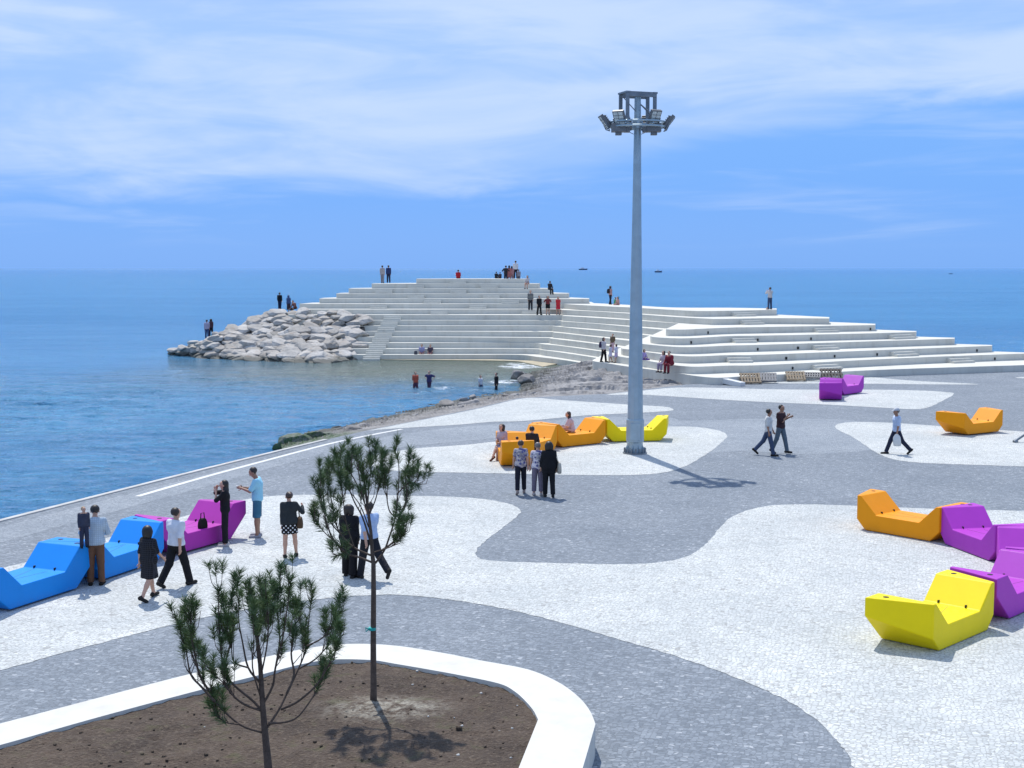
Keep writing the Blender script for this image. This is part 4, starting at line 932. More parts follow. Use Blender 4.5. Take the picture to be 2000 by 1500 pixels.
def fingers(J, mbv, mbf, mbm):
    s = J['s']
    for n, side in (('l', -1), ('r', 1)):
        d = unit(J['hd' + n]); w = J['wr' + n]; sp = unit(np.cross(d, V3(side * 1.0, .25, .1))); nr = unit(np.cross(sp, d)) * -side
        B = MB()
        for i, (o, ln) in enumerate(((-.027, .068), (-.009, .078), (.009, .073), (.026, .056))):
            a = w + d * .075 * s + sp * o * s; b = a + (d * .9 + nr * .22) * ln * .5 * s; c = b + (d * .7 + nr * .65) * ln * .5 * s
            B.tube([a, b, c], [.0105 * s, .0095 * s, .0075 * s], 5)
        a = w + d * .03 * s + sp * -.026 * s; b = a + (d * .6 - sp * .75) * .038 * s; c = b + (d * .85 - sp * .25 + nr * .3) * .034 * s; B.tube([a, b, c], [.012 * s, .011 * s, .009 * s], 5)
        k = len(mbv); mbv += [tuple(v) for v in B.v]; mbf += [tuple(i + k for i in f) for f in B.f]; mbm += [0] * len(B.f)
def plane(P, o, n): return (P - np.asarray(o, np.float32)) @ np.asarray(n, np.float32)   # > 0 on the n side
def bbox(prims, g): 
    a = np.min([np.minimum(p[0], p[1]) - max(p[2], p[3]) for p in prims], 0) - g; b = np.max([np.maximum(p[0], p[1]) + max(p[2], p[3]) for p in prims], 0) + g; return a, b
PCOUNT = [0]
def person(pos, H, facing, label, top, bottom, hair=((.02, .016, .014), 'short'), pose=None, male=True, shoes=(.03, .028, .026), skin='skin', group='people on the plaza', detail=True, fat=1.0, seat=None, hat=None, zsub=0):
    """top = (colour, sleeve 0..1, hem offset, pattern, colour2); bottom = (kind, colour, length, pattern, colour2)"""
    J = skeleton(H, male, pose or {}); s = J['s']; tors, neck, head, face, L, A, HN = body_prims(J, male, fat)
    if seat is None: dz = -min(min(J['he' + n][2] - .036 * s, J['to' + n][2] - .028 * s) for n in 'lr') - zsub
    else: dz = .098 * s * fat
    rt = empty('person', Vector(pos) + Vector((0, 0, dz)), R(facing - 90), label, 'person', group); PCOUNT[0] += 1
    h = .016 if detail else .034
    def make(name, fun, prims, g, mats, hh=h, extra=None):
        lo, hi = bbox(prims, g + 2 * hh); V, F = snet(fun, lo, hi, hh)
        if not len(V): return None
        vs, fs = V.tolist(), F.tolist(); mi = [0] * len(fs)
        if extra: extra(vs, fs, mi)
        return mesh(name, vs, fs, mats, rt, True, mi)
    allp = tors + neck + head + face + list(L.values()) + list(A.values()) + list(HN.values())
    def body(P):
        d = union(P, tors + neck, .045 * s); d = smin(d, union(P, head, .03 * s), .03 * s); d = smin(d, union(P, face, .01), .012 * s)
        for n in 'lr':
            d = smin(d, union(P, [L['th' + n], L['ca' + n], L['sh' + n], L['ft' + n], L['ft2' + n]], .025 * s), .03 * s)
            d = smin(d, union(P, [A['ua' + n], A['fa' + n], HN['pa' + n]], .02 * s), .022 * s)
        return d
    def extra(vs, fs, mi):
        c, hu, hf, hr = J['hd'], J['hu'], J['hf'], J['hr']
        for sd in (-1, 1):
            B = MB(); p = c + hu * .012 * s + hf * .089 * s + hr * sd * .033 * s; B.tube([p - hr * .014 * s, p, p + hr * .014 * s], [.004, .010 * s, .004], 6); k = len(vs); vs += [tuple(v) for v in B.v]; fs += [tuple(i + k for i in f) for f in B.f]; mi += [1] * len(B.f)
        B = MB(); p = c - hu * .052 * s + hf * .094 * s; B.tube([p - hr * .024 * s, p + hf * .004, p + hr * .024 * s], [.003, .008 * s, .003], 6); k = len(vs); vs += [tuple(v) for v in B.v]; fs += [tuple(i + k for i in f) for f in B.f]; mi += [2] * len(B.f)
        fingers(J, vs, fs, mi)
    make('body', body, allp, .02, [M[skin], M['eye'], M['lip']], h if detail else .03, extra if detail else None)
    g = .014 * s + (0 if detail else .008)
    # top
    dress = bottom[0] in ('dress',)
    if top:
        col, sl, hem = top[0], top[1], top[2]; m = cloth(col, *(top[3:5] if len(top) > 3 else ()))
        sp = []
        for n in 'lr':
            if sl <= 0: continue
            a, b, ra, rb = A['ua' + n]; f1 = min(1, sl / .52); sp.append((a, a + (b - a) * f1, ra, rb + (ra - rb) * (1 - f1) + (.008 if sl < .52 else 0)))
            if sl > .55:
                a, b, ra, rb = A['fa' + n]; f2 = (sl - .52) / .48; sp.append((a, a + (b - a) * f2 * .96, ra, rb + (ra - rb) * (1 - f2)))
        loose = top[5] if len(top) > 5 else .012
        tp = tors + neck[:1] + ([L['thl'], L['thr']] if hem < -.12 and seat is None else [])
        def ftop(P):
            d = union(P, tp, .05 * s, g + loose * .6); d = np.maximum(d, -plane(P, J['ax'] * hem * s, J['ax'])); d = np.maximum(d, plane(P, J['nek'] + J['ax'] * .015 * s, unit(J['ax'] + J['fwd'] * .35)))
            if sp:
                e = union(P, sp, .012 * s, g * .8 + loose * .3); d = smin(d, e, .02 * s)
            return d
        make('jacket' if sl > .9 and loose > .02 else 'shirt', ftop, tors + neck + sp + tp, .05, m)
    kind, bc = bottom[0], bottom[1]; bm_ = cloth(bc, *(bottom[3:5] if len(bottom) > 3 else ()))
    if kind in ('trousers', 'shorts'):
        ln = bottom[2]; wide = bottom[5] if len(bottom) > 5 else .012; lp = []
        for n in 'lr':
            a, b, ra, rb = L['th' + n]; f1 = min(1, ln / .5); lp.append((a, a + (b - a) * f1, ra, rb + wide + (ra - rb) * (1 - f1)))
            if ln > .5:
                k_, an = J['kn' + n], J['an' + n]; f2 = (ln - .5) / .5; lp.append((k_, k_ + (an - k_) * (f2 * 1.03), (.056 * s + wide * .8), .050 * s * (1 - .12 * f2) + wide * 1.2))
        pv = [tors[0], tors[3]]
        def fbot(P):
            d = union(P, pv, .05 * s, g); d = np.maximum(d, plane(P, J['ax'] * .10 * s, J['ax'])); q = None
            for i in range(0, len(lp), len(lp) // 2):
                e = union(P, lp[i:i + len(lp) // 2], .02 * s, g * .8); a, b = lp[i + len(lp) // 2 - 1][:2]; e = np.maximum(e, plane(P, b + unit(b - a) * .012, unit(b - a))); q = e if q is None else np.minimum(q, e)
            return smin(d, q, .03 * s)
        make('trousers' if kind == 'trousers' else 'shorts', fbot, pv + lp, .05, bm_)
    elif kind in ('skirt', 'dress'):
        ln, fl = bottom[2], .16
        kc = (J['knl'] + J['knr']) / 2; a0 = J['ax'] * .08 * s; b0 = J['pel'] + (kc - J['pel']) * ln
        prs = [(a0 - V3(.045 * s, 0, 0), b0 - V3(.075 * s, 0, 0), .09 * s * fat, .115 * s * fat), (a0 + V3(.045 * s, 0, 0), b0 + V3(.075 * s, 0, 0), .09 * s * fat, .115 * s * fat), (a0, b0, .10 * s * fat, .14 * s * fat)] + [L['thl'], L['thr']]
        axs = unit(b0 - a0)
        def fsk(P):
            d = union(P, prs + [tors[0]], .05 * s, g); d = np.maximum(d, plane(P, b0, axs)); return np.maximum(d, -plane(P, a0 - axs * .02, axs))
        make('skirt', fsk, prs, .05, bm_)
    if shoes:
        for n in 'lr':
            pr = [(J['he' + n] + (J['to' + n] - J['he' + n]) * .02, J['to' + n], .036 * s, .031 * s), (J['an' + n] * .45 + J['he' + n] * .55, J['he' + n], .036 * s, .036 * s)]
            make('shoe', lambda P, pr=pr: union(P, pr, .02, .009), pr, .03, cloth(shoes), min(h, .02) if detail else .026)
    # hair or cap
    c, hu, hf, hr = J['hd'], J['hu'], J['hf'], J['hr']; hc = hair[0]; style = hair[1]
    sk = [(c + hu * .040 * s - hf * .022 * s, c + hu * .035 * s + hf * .016 * s, .099 * s, .088 * s)]
    ex = []
    dn = -V3(0, 0, 1) * .9 - J['fwd'] * .1
    if style == 'bob': ex = [(c + hu * .03 * s - hf * .03 * s + hr * q * .045 * s, c - hu * .085 * s - hf * .03 * s + hr * q * .06 * s, .085 * s, .060 * s) for q in (-1, 1)]
    if style == 'curly': ex = [(c + hu * .035 * s - hf * .03 * s, c - hu * .04 * s - hf * .045 * s, .118 * s, .105 * s)] + [(c - hu * .01 * s - hf * .03 * s + hr * q * .055 * s, c - hu * .09 * s - hf * .04 * s + hr * q * .07 * s, .085 * s, .06 * s) for q in (-1, 1)]
    if style == 'long': ex = [(c + hu * .03 * s - hf * .04 * s, c - hf * .055 * s - V3(0, 0, .14 * s), .088 * s, .075 * s), (c - hf * .055 * s - V3(0, 0, .14 * s) - hr * .03 * s, c - hf * .075 * s - V3(0, 0, .30 * s), .07 * s, .045 * s), (c - hf * .055 * s - V3(0, 0, .14 * s) + hr * .03 * s, c - hf * .075 * s - V3(0, 0, .30 * s), .07 * s, .045 * s)]
    if style == 'bun': ex = [(c + hu * .06 * s - hf * .105 * s, c + hu * .05 * s - hf * .115 * s, .042 * s, .042 * s)]
    def fhair(P):
        d = union(P, sk, .02); fr = np.minimum(plane(P, c + hf * .012 * s + hu * (.075 if style != 'fringe' else .045) * s, hf * .75 - hu * .66), plane(P, c + hf * .02 * s, hf)); d = np.maximum(d, fr)
        d = np.maximum(d, -plane(P, c - hu * .058 * s - hf * .02 * s, hu * .9 - hf * -.45))
        if ex: d = smin(d, np.maximum(union(P, ex, .03 * s), plane(P, c + hf * .03 * s, hf)), .03 * s)
        return d
    make('hair', fhair, sk + ex, .03, hairm(hc), h if detail else .026)
    if hat:
        pr = [(c + hu * .055 * s - hf * .02 * s, c + hu * .05 * s + hf * .012 * s, .104 * s, .094 * s)]; br = [(c + hu * .055 * s + hf * .08 * s + hr * q * .03 * s, c + hu * .048 * s + hf * .15 * s + hr * q * .03 * s, .03 * s, .022 * s) for q in (-1, 0, 1)]
        make('cap', lambda P: np.minimum(np.maximum(union(P, pr, .02, .006), -plane(P, c + hu * .055 * s, hu)), np.maximum(union(P, br, .02), np.abs(plane(P, c + hu * .062 * s + hf * .1 * s, hu)) - .012)), pr + br, .03, cloth(hat), min(h, .02))
    J['root'] = rt; return J
def wpt(J, p):                                # body point -> world
    rt = J['root']; return Vector(rt.location) + Matrix.Rotation(rt.rotation_euler.z, 3, 'Z') @ Vector([float(q) for q in p])
WALK = dict(hl=20, kl=5, hr=-14, kr=20, anr=-30, al=-18, ar=20, el=16, er=26); WALK2 = dict(hr=19, kr=4, hl=-15, kl=20, anl=-30, ar=-18, al=20, er=16, el=26)
BLK, NAVY, DARK = (.014, .014, .017), (.02, .026, .06), (.03, .03, .036)
def bag(name, p, size, m, label, cat, strap=None, rz=0, rounded=.03, group=None):
    rt = empty(name, p, R(rz), label, cat, group); w, d, h = size
    mb = MB(); n = 16
    ring = [(w / 2 * math.copysign(abs(math.cos(2 * math.pi * i / n)) ** .55, math.cos(2 * math.pi * i / n)), d / 2 * math.copysign(abs(math.sin(2 * math.pi * i / n)) ** .7, math.sin(2 * math.pi * i / n))) for i in range(n)]
    lv = [(0, .72), (.04, .92), (.3, 1.0), (.65, .93), (.92, .72), (1.0, .5)]
    vs = [(x * k, y * k, z * h) for z, k in lv for x, y in ring]; f = [tuple(reversed(range(n)))] + [(a * n + i, a * n + (i + 1) % n, (a + 1) * n + (i + 1) % n, (a + 1) * n + i) for a in range(len(lv) - 1) for i in range(n)] + [tuple((len(lv) - 1) * n + i for i in range(n))]
    mb.add(vs, f); mb.build('body', m, rt, True)
    if strap:
        mb = MB(); mb.tube([Vector(q) - Vector(p) if strap[1] else Vector(q) for q in strap[0]], .013, 6); o = mb.build('strap', m, rt, True)
        if strap[1]:
            for v_ in o.data.vertices: v_.co = Matrix.Rotation(-R(rz), 3, 'Z') @ v_.co
    return rt

# --- near people
J = person(at(188, 1143), 1.70, 98, 'person in pale checked shirt and brown trousers leaning on the blue benches', ((.50, .60, .68), 1.0, -.07, 'check', (.30, .36, .42)), ('trousers', (.17, .085, .05), 1.0), pose=dict(handl=(-.20, .30, .20), handr=(.16, .30, .12), lean=6, hp=8), shoes=(.02, .015, .012), fat=1.12)
person(at(165, 1069, BH), .86, 300, 'fair-haired toddler in dark clothes held up on the blue bench', ((.05, .055, .085), 1.0, -.05), ('trousers', (.035, .04, .07), 1.0), hair=((.36, .24, .12), 'short'), pose=dict(hy=20), shoes=(.02, .02, .02))
person(at(292, 1172), 1.52, 62, 'person with black bob hair in a short black gridded dress walking past the benches', (BLK, .55, -.05, 'check', (.05, .05, .06)), ('dress', BLK, .98, 'check', (.05, .05, .06)), hair=((.012, .01, .01), 'curly'), pose=WALK, male=False, fat=1.15)
person(at(346, 1146), 1.70, 58, 'person in white short-sleeved shirt and black trousers striding beside the dress wearer', ((.72, .74, .80), .48, -.02), ('trousers', BLK, 1.0, None, None, .02), hair=((.03, .02, .015), 'short'), pose=WALK2, fat=1.1)
person(at(441, 1066), 1.60, 190, 'person with long black hair all in black, hand to face, before the magenta bench', (BLK, .5, -.1), ('trousers', (.016, .015, .02), .97), hair=((.012, .01, .01), 'long'), pose=dict(handr=(.10, .20, .58), handl=(-.05, .22, .50), hp=4), male=False, shoes=(.55, .5, .48), fat=.92)
J = person(at(504, 1049), 1.76, 184, 'person in light blue tee and teal shorts looking down at a phone', ((.62, .80, .86), .42, -.09, 'fade', (.30, .60, .74)), ('shorts', (.055, .17, .26), .50, None, None, .03), hair=((.02, .014, .012), 'short'), pose=dict(handl=(-.06, .36, .27), handr=(.07, .36, .27), hp=32), shoes=(.33, .33, .36), skin='skin_dark')
p = wpt(J, (J['wrl'] + J['wrr']) / 2 + V3(0, .09, .03)); mb = MB(); mb.box((0, 0, 0), (.075, .14, .009), Matrix.Rotation(R(94), 3, 'Z') @ Matrix.Rotation(R(35), 3, 'X')); o = mb.build('phone', M['marble'], bevel=.003); o.location = p; tag(o, 'small pale phone held by the person in teal shorts', 'phone')
J = person(at(566, 1089), 1.54, 100, 'person in dark cardigan and black skirt with white dots, right hand raised', ((.03, .036, .04), 1.0, -.06, None, None, .03), ('skirt', (.012, .012, .014), .72, 'dots', (.75, .74, .72)), hair=((.045, .026, .02), 'bun'), pose=dict(handr=(.34, .16, .36), hr=8, abr=7, hl=0, hy=20, abl=3), male=False, fat=1.08)
bag('handbag', wpt(J, V3(.24, .06, -.16)), (.34, .16, .25), cloth((.10, .06, .035)), 'brown handbag hanging at the hip of the dotted-skirt wearer', 'bag', ([wpt(J, J['shr'] + V3(-.03, .02, .06)), wpt(J, V3(.22, .13, .24)), wpt(J, V3(.24, .08, .05))], True), 100)
person(at(683, 1127), 1.60, 78, 'person in a long black coat and flared black trousers behind the tall pine', (BLK, 1.0, -.30, None, None, .04), ('trousers', (.013, .012, .014), 1.0, None, None, .035), hair=((.02, .015, .013), 'bob'), pose=dict(hl=8, kl=4, hr=-4, kr=6), male=False, fat=1.15)
person(at(722, 1131), 1.70, 130, 'person in light blue shirt and dark trousers striding left behind the tall pine', ((.40, .52, .74), .48, -.02), ('trousers', (.02, .021, .028), 1.0, None, None, .018), hair=((.025, .018, .015), 'short'), pose=dict(hl=14, kl=2, hr=-30, kr=18, anr=-55, al=-25, ar=22, er=20, el=10), fat=1.1)
person(at(1017, 965), 1.60, 92, 'person in patterned sleeveless top and navy trousers, leftmost of three walking together', ((.30, .28, .31), .28, -.10, 'floral', (.52, .46, .45)), ('trousers', (.016, .018, .03), .95), hair=((.06, .036, .025), 'short'), pose=dict(hl=-10, kl=14, anl=-20, hr=12, kr=3, al=8, ar=-12, sab=12), male=False, shoes=(.35, .28, .25))
person(at(1050, 968), 1.58, 92, 'person with grey hair in pale mottled blouse and mauve trousers, middle of three', ((.50, .47, .49), .25, -.10, 'floral', (.68, .62, .66)), ('trousers', (.20, .17, .22), .92, None, None, .015), hair=((.16, .14, .13), 'short'), pose=dict(hl=5, hr=2, al=6, ar=4, sab=12), male=False, shoes=(.45, .40, .38))
J = person(at(1072, 971), 1.62, 92, 'person with curly dark hair all in loose black, rightmost of three walking together', (BLK, .85, -.20, None, None, .035), ('trousers', BLK, .98, None, None, .015), hair=((.014, .011, .01), 'curly'), pose=dict(hl=4, kl=2, hr=-8, kr=10, anr=-12, sab=14, al=6), male=False, fat=1.12)
bag('shoulder_bag', wpt(J, V3(.30, -.02, -.19)), (.27, .12, .33), cloth((.50, .46, .38)), 'cream shoulder bag carried by the person in black among the three', 'bag', ([wpt(J, J['shr'] + V3(0, .0, .07)), wpt(J, V3(.25, -.07, .2)), wpt(J, V3(.29, -.04, .12))], True), 100)
J = person(at(983, 873, BS), 1.62, 232, 'person in lilac top sitting cross-legged on the left edge of the end-on orange bench', ((.52, .40, .44), .6, -.04), ('shorts', (.22, .24, .33), .46), hair=((.03, .02, .016), 'bob'), pose=dict(hl=72, kl=60, hr=80, kr=38, abl=0, abr=-12, handl=(-.05, .26, .10), handr=(.10, .28, .14), lean=8, anl=-8, anr=-30), male=False, seat=1, shoes=(.12, .05, .04))
person(at(1039, 879, BS), 1.62, 75, 'dark-haired person in black sitting inside the end-on orange bench, back to us', ((.03, .026, .03), .5, -.05), ('trousers', (.03, .03, .045), 1.0), hair=((.014, .011, .01), 'short'), pose=dict(hl=80, kl=80, hr=80, kr=80, ar=30, al=30), seat=1)
person(at(1010, 880, BS), .95, 80, 'small child whose dark head just shows above the end-on orange bench', ((.10, .05, .04), .5, -.05), ('trousers', (.04, .04, .06), 1.0), hair=((.02, .015, .012), 'short'), pose=dict(hl=80, kl=70, hr=80, kr=70), seat=1)
person(at(1117, 845, BS), 1.62, 188, 'person with sunglasses and pale top sitting with knees drawn up on orange bench', ((.62, .50, .53), .5, -.06), ('trousers', (.42, .30, .30), .8, 'stripe', (.6, .5, .5)), hair=((.045, .026, .018), 'long'), pose=dict(hl=112, kl=118, hr=105, kr=112, lean=12, handl=(-.08, .42, .16), handr=(.08, .42, .14), hp=6, anl=10, anr=10), male=False, seat=1)
person(at(1500, 890), 1.70, -12, 'person in white tee and blue jeans, nearer one of two walking side by side', ((.66, .66, .64), .45, -.08), ('trousers', (.06, .085, .15), 1.0), hair=((.015, .012, .01), 'short'), pose=dict(hr=14, kr=3, hl=-24, kl=18, anl=-42, ar=-4, al=12, hy=24), skin='skin_dark')
person(at(1524, 886), 1.76, -40, 'person in dark tee with arms folding forward, taller of two walking side by side', ((.055, .028, .032), .45, -.06), ('trousers', (.12, .16, .20), 1.0), hair=((.015, .012, .01), 'short'), pose=dict(hl=15, kl=3, hr=-13, kr=10, anr=-22, handr=(.02, .26, .40), handl=(-.30, .20, .34), hp=2), skin='skin_dark')
J = person(at(1750, 887), 1.72, 186, 'person in white cap and pale blue polo walking left with a white bag', ((.50, .60, .78), .45, -.06), ('trousers', (.022, .028, .055), 1.0), hair=((.10, .09, .085), 'short'), pose=dict(hr=24, kr=3, hl=-24, kl=20, anl=-38, al=4, el=6, ar=-10, er=12, hp=4), hat=(.55, .57, .60), skin='skin_dark')
p = wpt(J, J['wrl'] + V3(-.02, .02, -.50)); rt = empty('carrier_bag', p, R(8), 'white plastic carrier bag in the hand of the person in the cap', 'bag')
mb = MB(); vs = []
for z, w_, d_, ox in ((0, .15, .02, .04), (.05, .17, .06, .03), (.2, .175, .08, .01), (.34, .16, .05, 0), (.42, .09, .02, 0), (.46, .03, .012, 0)): vs += [(-w_ + ox, -d_, z), (w_ + ox, -d_ * .8, z + .01), (w_ + ox, d_, z), (-w_ + ox, d_ * .7, z + .015)]
mb.add(vs, [(3, 2, 1, 0), (20, 21, 22, 23)] + [(4 * a + i, 4 * a + (i + 1) % 4, 4 * a + 4 + (i + 1) % 4, 4 * a + 4 + i) for a in range(5) for i in range(4)]); o = mb.build('sack', M['marble'], rt, True); md = o.modifiers.new('smooth', 'SUBSURF'); md.levels = md.render_levels = 2
bag('handbag', at(396, 1034, BS), (.26, .16, .27), cloth((.02, .018, .018)), 'black handbag standing on the magenta bench seat', 'bag', ([(-.07, 0, .24), (-.05, 0, .40), (.05, 0, .40), (.07, 0, .24)], False), 60)

# --- people farther off on the terraces, rocks and in the water
STEP = dict(hl=10, kl=4, hr=-6, kr=8); SIT = dict(hl=82, kl=80, hr=82, kr=78, ar=25, al=25, lean=6)
def far(px, py, k, H, fac, label, top, bot, hair='short', hc=(.018, .014, .012), pose=None, male=True, seat=None, z=None, grp='people on the terraces', zsub=0, fat=1.0):
    zz = zk(k) if z is None else z
    return person(at(px, py, zz), H, fac, label, top, bot, hair=(hc, hair), pose=pose or STEP, male=male, seat=seat, group=grp, detail=False, zsub=zsub, fat=fat)
far(747, 553, 14, 1.72, 80, 'person in grey clothes, left of two standing at the top left of the terraces', ((.40, .36, .36), .8, -.1), ('trousers', (.26, .24, .26), 1.0))
far(759, 552.5, 14, 1.74, 95, 'person in navy, right of two standing at the top left of the terraces', ((.03, .05, .14), 1.0, -.06), ('trousers', NAVY, 1.0))
far(895, 544, 15, 1.68, 90, 'person in red top sitting alone on the topmost terrace, back turned', ((.42, .02, .03), .5, -.06), ('trousers', NAVY, 1.0), pose=SIT, seat=1)
far(969, 543.5, 15, 1.3, 70, 'dark-clad person crouching low on the topmost terrace left of the group', (DARK, .8, -.06), ('trousers', DARK, 1.0), pose=SIT, seat=1)
far(977, 543.8, 15, 1.2, 110, 'smaller dark-clad person sitting low right beside the crouching one on top', ((.05, .04, .05), .8, -.06), ('trousers', DARK, 1.0), pose=SIT, seat=1)
far(988, 553.3, 14, 1.70, 85, 'person in dark top with hands on hips, leftmost of the standing summit group', (DARK, .5, -.1), ('shorts', (.03, .03, .05), .55), pose=dict(handl=(-.20, .02, .10), handr=(.20, .02, .10)))
far(994.5, 553.3, 14, 1.72, 90, 'person in faded red dress in the standing summit group', ((.38, .14, .13), .3, -.05), ('dress', (.36, .13, .12), .9), hair='long', male=False)
far(999.5, 553.2, 14, 1.66, 95, 'person in pink top and pale shorts in the standing summit group', ((.48, .24, .24), .3, -.08), ('shorts', (.35, .22, .22), .5), hair='long', male=False)
far(1007, 544, 15, 1.74, 95, 'tallest person, white shirt and dark trousers, standing up on the topmost terrace', ((.66, .66, .68), .5, -.06), ('trousers', (.02, .022, .04), 1.0))
far(1013, 553.2, 14, 1.34, 90, 'child in grey, rightmost of the standing summit group', ((.28, .27, .30), .5, -.08), ('shorts', (.12, .12, .15), .55))
far(1030.5, 555, 14, 1.55, 250, 'long-haired person in white sitting on the terrace edge with legs hanging down', ((.60, .56, .56), .5, -.06), ('shorts', (.42, .26, .24), .4), hair='long', pose=SIT, male=False, seat=1)
far(1073.5, 566, 13, 1.5, 60, 'person mostly hidden behind the right end of an upper terrace, dark head showing', (DARK, .8, -.06), ('trousers', DARK, 1.0), pose=SIT, seat=1)
far(1036, 606, 9, 1.74, 270, 'person in dark striped top standing above three others in the middle', ((.05, .05, .055), .8, -.08, 'stripe', (.30, .30, .28)), ('trousers', DARK, 1.0))
far(1053, 615, 8, 1.70, 300, 'person all in black, left of three walking along a middle terrace', (BLK, .8, -.1), ('trousers', BLK, 1.0))
far(1070, 615, 8, 1.66, 280, 'person in dark red top and black skirt, middle of three on the terrace', ((.20, .035, .04), .5, -.08), ('skirt', BLK, .8), hair='bob', male=False, pose=dict(handl=(-.20, .02, .10), handr=(.20, .02, .10)))
far(1090, 615, 8, 1.60, 270, 'person in bright red dress, right of three on the middle terrace', ((.62, .04, .05), .3, -.05), ('dress', (.60, .03, .05), .92), hair='long', male=False)
bag('backpack', at(1099, 611.2, zk(8)), (.38, .26, .34), cloth((.10, .09, .10)), 'dark bag left on the terrace right of the red dress', 'bag')
J = far(1192, 594.5, 10, 1.64, 30, 'person in pink top with dark backpack standing on the skyline left of mast', ((.52, .30, .28), .4, -.08), ('trousers', (.025, .025, .04), 1.0), hair='bob', male=False)
bag('backpack', wpt(J, V3(0, -.20, .08)), (.32, .2, .42), cloth((.03, .03, .035)), 'dark backpack on the person standing on the skyline', 'backpack', None, 30)
far(1201, 595.3, 10, 1.3, 20, 'child in green sitting on the skyline beside a pink-clad one', ((.10, .30, .16), .5, -.06), ('trousers', (.10, .28, .16), 1.0), pose=SIT, seat=1)
far(1207.5, 596, 10, 1.45, 200, 'child in pink sitting on the skyline beside a green-clad one', ((.55, .30, .26), .4, -.06), ('trousers', (.45, .25, .22), 1.0), hair='long', pose=SIT, male=False, seat=1)
far(1503.5, 604, 10, 1.72, 120, 'person in pale top and blue jeans standing on the skyline taking a picture', ((.55, .52, .52), .9, -.06), ('trousers', (.05, .08, .16), 1.0), pose=dict(handl=(-.08, .30, .50), handr=(.08, .30, .50), abl=5, abr=5))
far(1498, 616, 9, 1.25, 250, 'small person in dark red sitting below the one taking a picture', ((.18, .03, .04), .8, -.06), ('trousers', (.10, .03, .03), 1.0), pose=dict(SIT, kl=120, kr=120, hl=105, hr=105), seat=1)
far(546.5, 606, 0, 1.74, 80, 'person in black standing at the crest of the breakwater, leftmost of three', (BLK, .8, -.08), ('trousers', NAVY, 1.0), z=2.62, grp='people on the breakwater')
far(564, 610.5, 0, 1.62, 60, 'person in blue headscarf and long dark robe between two others on the crest', ((.08, .12, .24), 1.0, -.1, None, None, .03), ('skirt', (.06, .04, .05), 1.5), hair='bob', hc=(.06, .10, .22), male=False, z=2.62, grp='people on the breakwater', fat=1.15)
far(577, 603.5, 9, 1.66, 230, 'person in brown patterned top sitting bent over at the left end of terraces', ((.24, .11, .09), .8, -.06), ('trousers', (.05, .045, .05), 1.0), pose=dict(SIT, lean=24, hp=20), seat=1, z=3.0, grp='people on the breakwater')
far(404.5, 662, 0, 1.68, 100, 'person in pale lilac top and jeans standing low on the breakwater rocks', ((.46, .42, .54), .6, -.08), ('trousers', (.05, .09, .20), 1.0), z=.55, grp='people on the breakwater')
far(412.5, 658, 0, 1.60, 120, 'person in dark top close beside the lilac one low on the rocks', ((.10, .05, .06), .6, -.08), ('trousers', (.02, .02, .03), 1.0), hair='bob', male=False, z=.65, grp='people on the breakwater')
far(824, 691.3, 1, 1.66, 270, 'person in lavender top sitting on the lowest terrace by the water', ((.34, .34, .54), .5, -.06), ('shorts', (.38, .20, .20), .5), pose=SIT, seat=1)
far(841, 691.3, 1, 1.60, 260, 'person in dark top sitting right of the lavender one by the water', ((.09, .07, .10), .4, -.06), ('shorts', (.26, .12, .13), .5), pose=SIT, seat=1)
bag('backpack', at(812, 692.2, zk(1)), (.3, .22, .3), cloth((.09, .09, .11)), 'small dark bag on the lowest terrace left of the two sitting', 'bag')
W = 'waders in the cove'
far(811.5, 757, 0, 1.45, 300, 'child in orange-red shirt wading, leftmost in the cove', ((.48, .10, .06), .5, -.10), ('trousers', (.10, .04, .07), 1.0), z=SEA_Z, grp=W, zsub=.42)
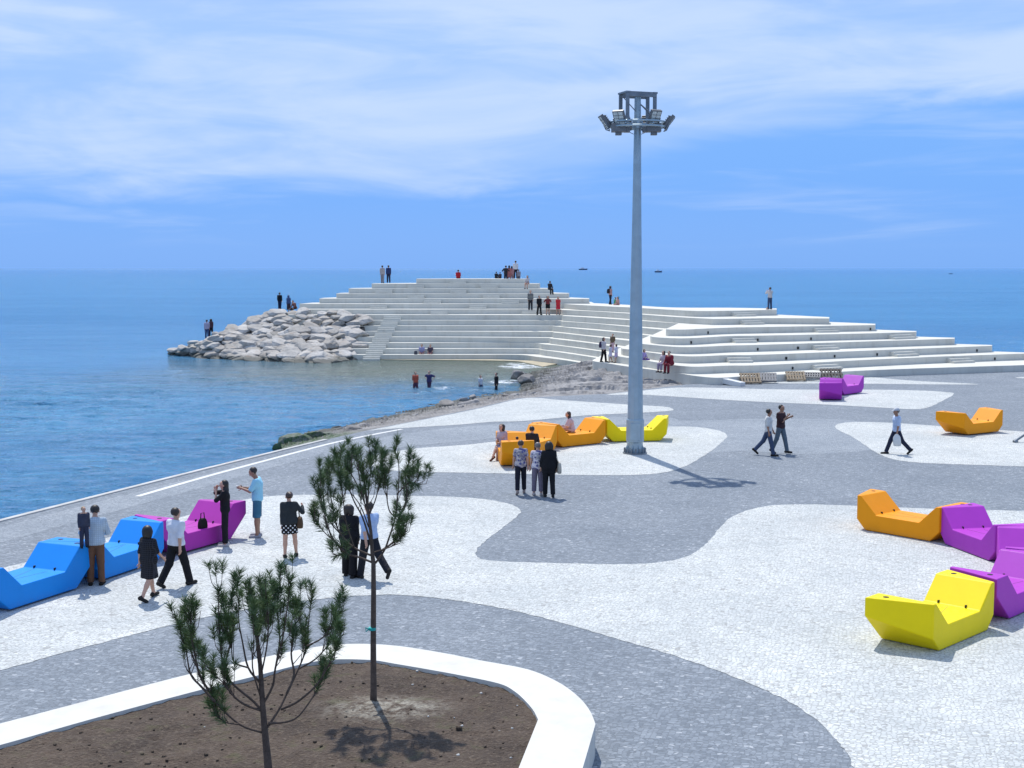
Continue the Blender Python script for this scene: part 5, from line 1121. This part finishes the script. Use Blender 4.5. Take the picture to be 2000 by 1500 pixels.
far(838.5, 756.5, 0, 1.50, 250, 'child in navy striding through the water with elbows out', ((.04, .04, .12), .4, -.08), ('shorts', (.05, .03, .07), .7), z=SEA_Z, grp=W, zsub=.38, pose=dict(hl=26, kl=8, hr=-18, kr=10, handl=(-.26, -.08, .14), handr=(.26, -.08, .14)))
far(938.5, 758, 0, 1.28, 320, 'small child in white top wading near the shore rocks', ((.62, .62, .66), .4, -.06), ('shorts', (.09, .12, .20), .6), z=SEA_Z, grp=W, zsub=.45, hc=(.06, .03, .02))
far(969.5, 761, 0, 1.50, 200, 'child all in black wading nearest the rocky shelf', (BLK, .8, -.08), ('trousers', BLK, 1.0), z=SEA_Z, grp=W, zsub=.42)
J = far(1179, 707, 3, 1.66, 330, 'person in pale top and black leggings with a backpack beside two children', ((.55, .52, .54), .9, -.10), ('trousers', BLK, 1.0), hair='long', male=False)
bag('backpack', wpt(J, V3(0, -.19, .05)), (.32, .2, .42), cloth((.06, .045, .09)), 'dark backpack on the person beside the two children in white', 'backpack', None, -30)
far(1192.5, 707.8, 3, 1.22, 180, 'child in white facing the backpack wearer, left of two', ((.62, .60, .72), .5, -.05), ('dress', (.60, .58, .72), .9), male=False, hair='bob', hc=(.03, .02, .02))
far(1203.5, 708.4, 3, 1.26, 190, 'child in white and lilac against the terrace wall, right of two', ((.60, .60, .72), .5, -.05), ('dress', (.46, .38, .56), 1.0), male=False, hair='bob', hc=(.03, .02, .02))
far(1196.5, 688, 4, 1.3, 240, 'child in olive top standing one terrace above the two in white', ((.15, .11, .07), .5, -.08), ('trousers', (.55, .38, .42), .9))
far(1257, 703, 4, 1.36, 320, 'long-haired child in violet sitting just right of the mast', ((.40, .32, .58), .6, -.06), ('trousers', (.16, .10, .30), 1.0), hair='long', male=False, pose=SIT, seat=1)
far(1297, 712, 4, 1.66, 225, 'person in pale pink top sitting on the low terrace, left of a close pair', ((.56, .46, .50), .4, -.06), ('trousers', (.36, .30, .40), .9), hair='bob', male=False, pose=SIT, seat=1)
far(1309, 714, 4, 1.72, 235, 'broad person in dark red jacket sitting on the low terrace, right of pair', ((.20, .02, .035), 1.0, -.08, None, None, .03), ('trousers', (.20, .025, .04), 1.0), pose=dict(SIT, lean=14), seat=1, fat=1.25)
print('people', PCOUNT[0])
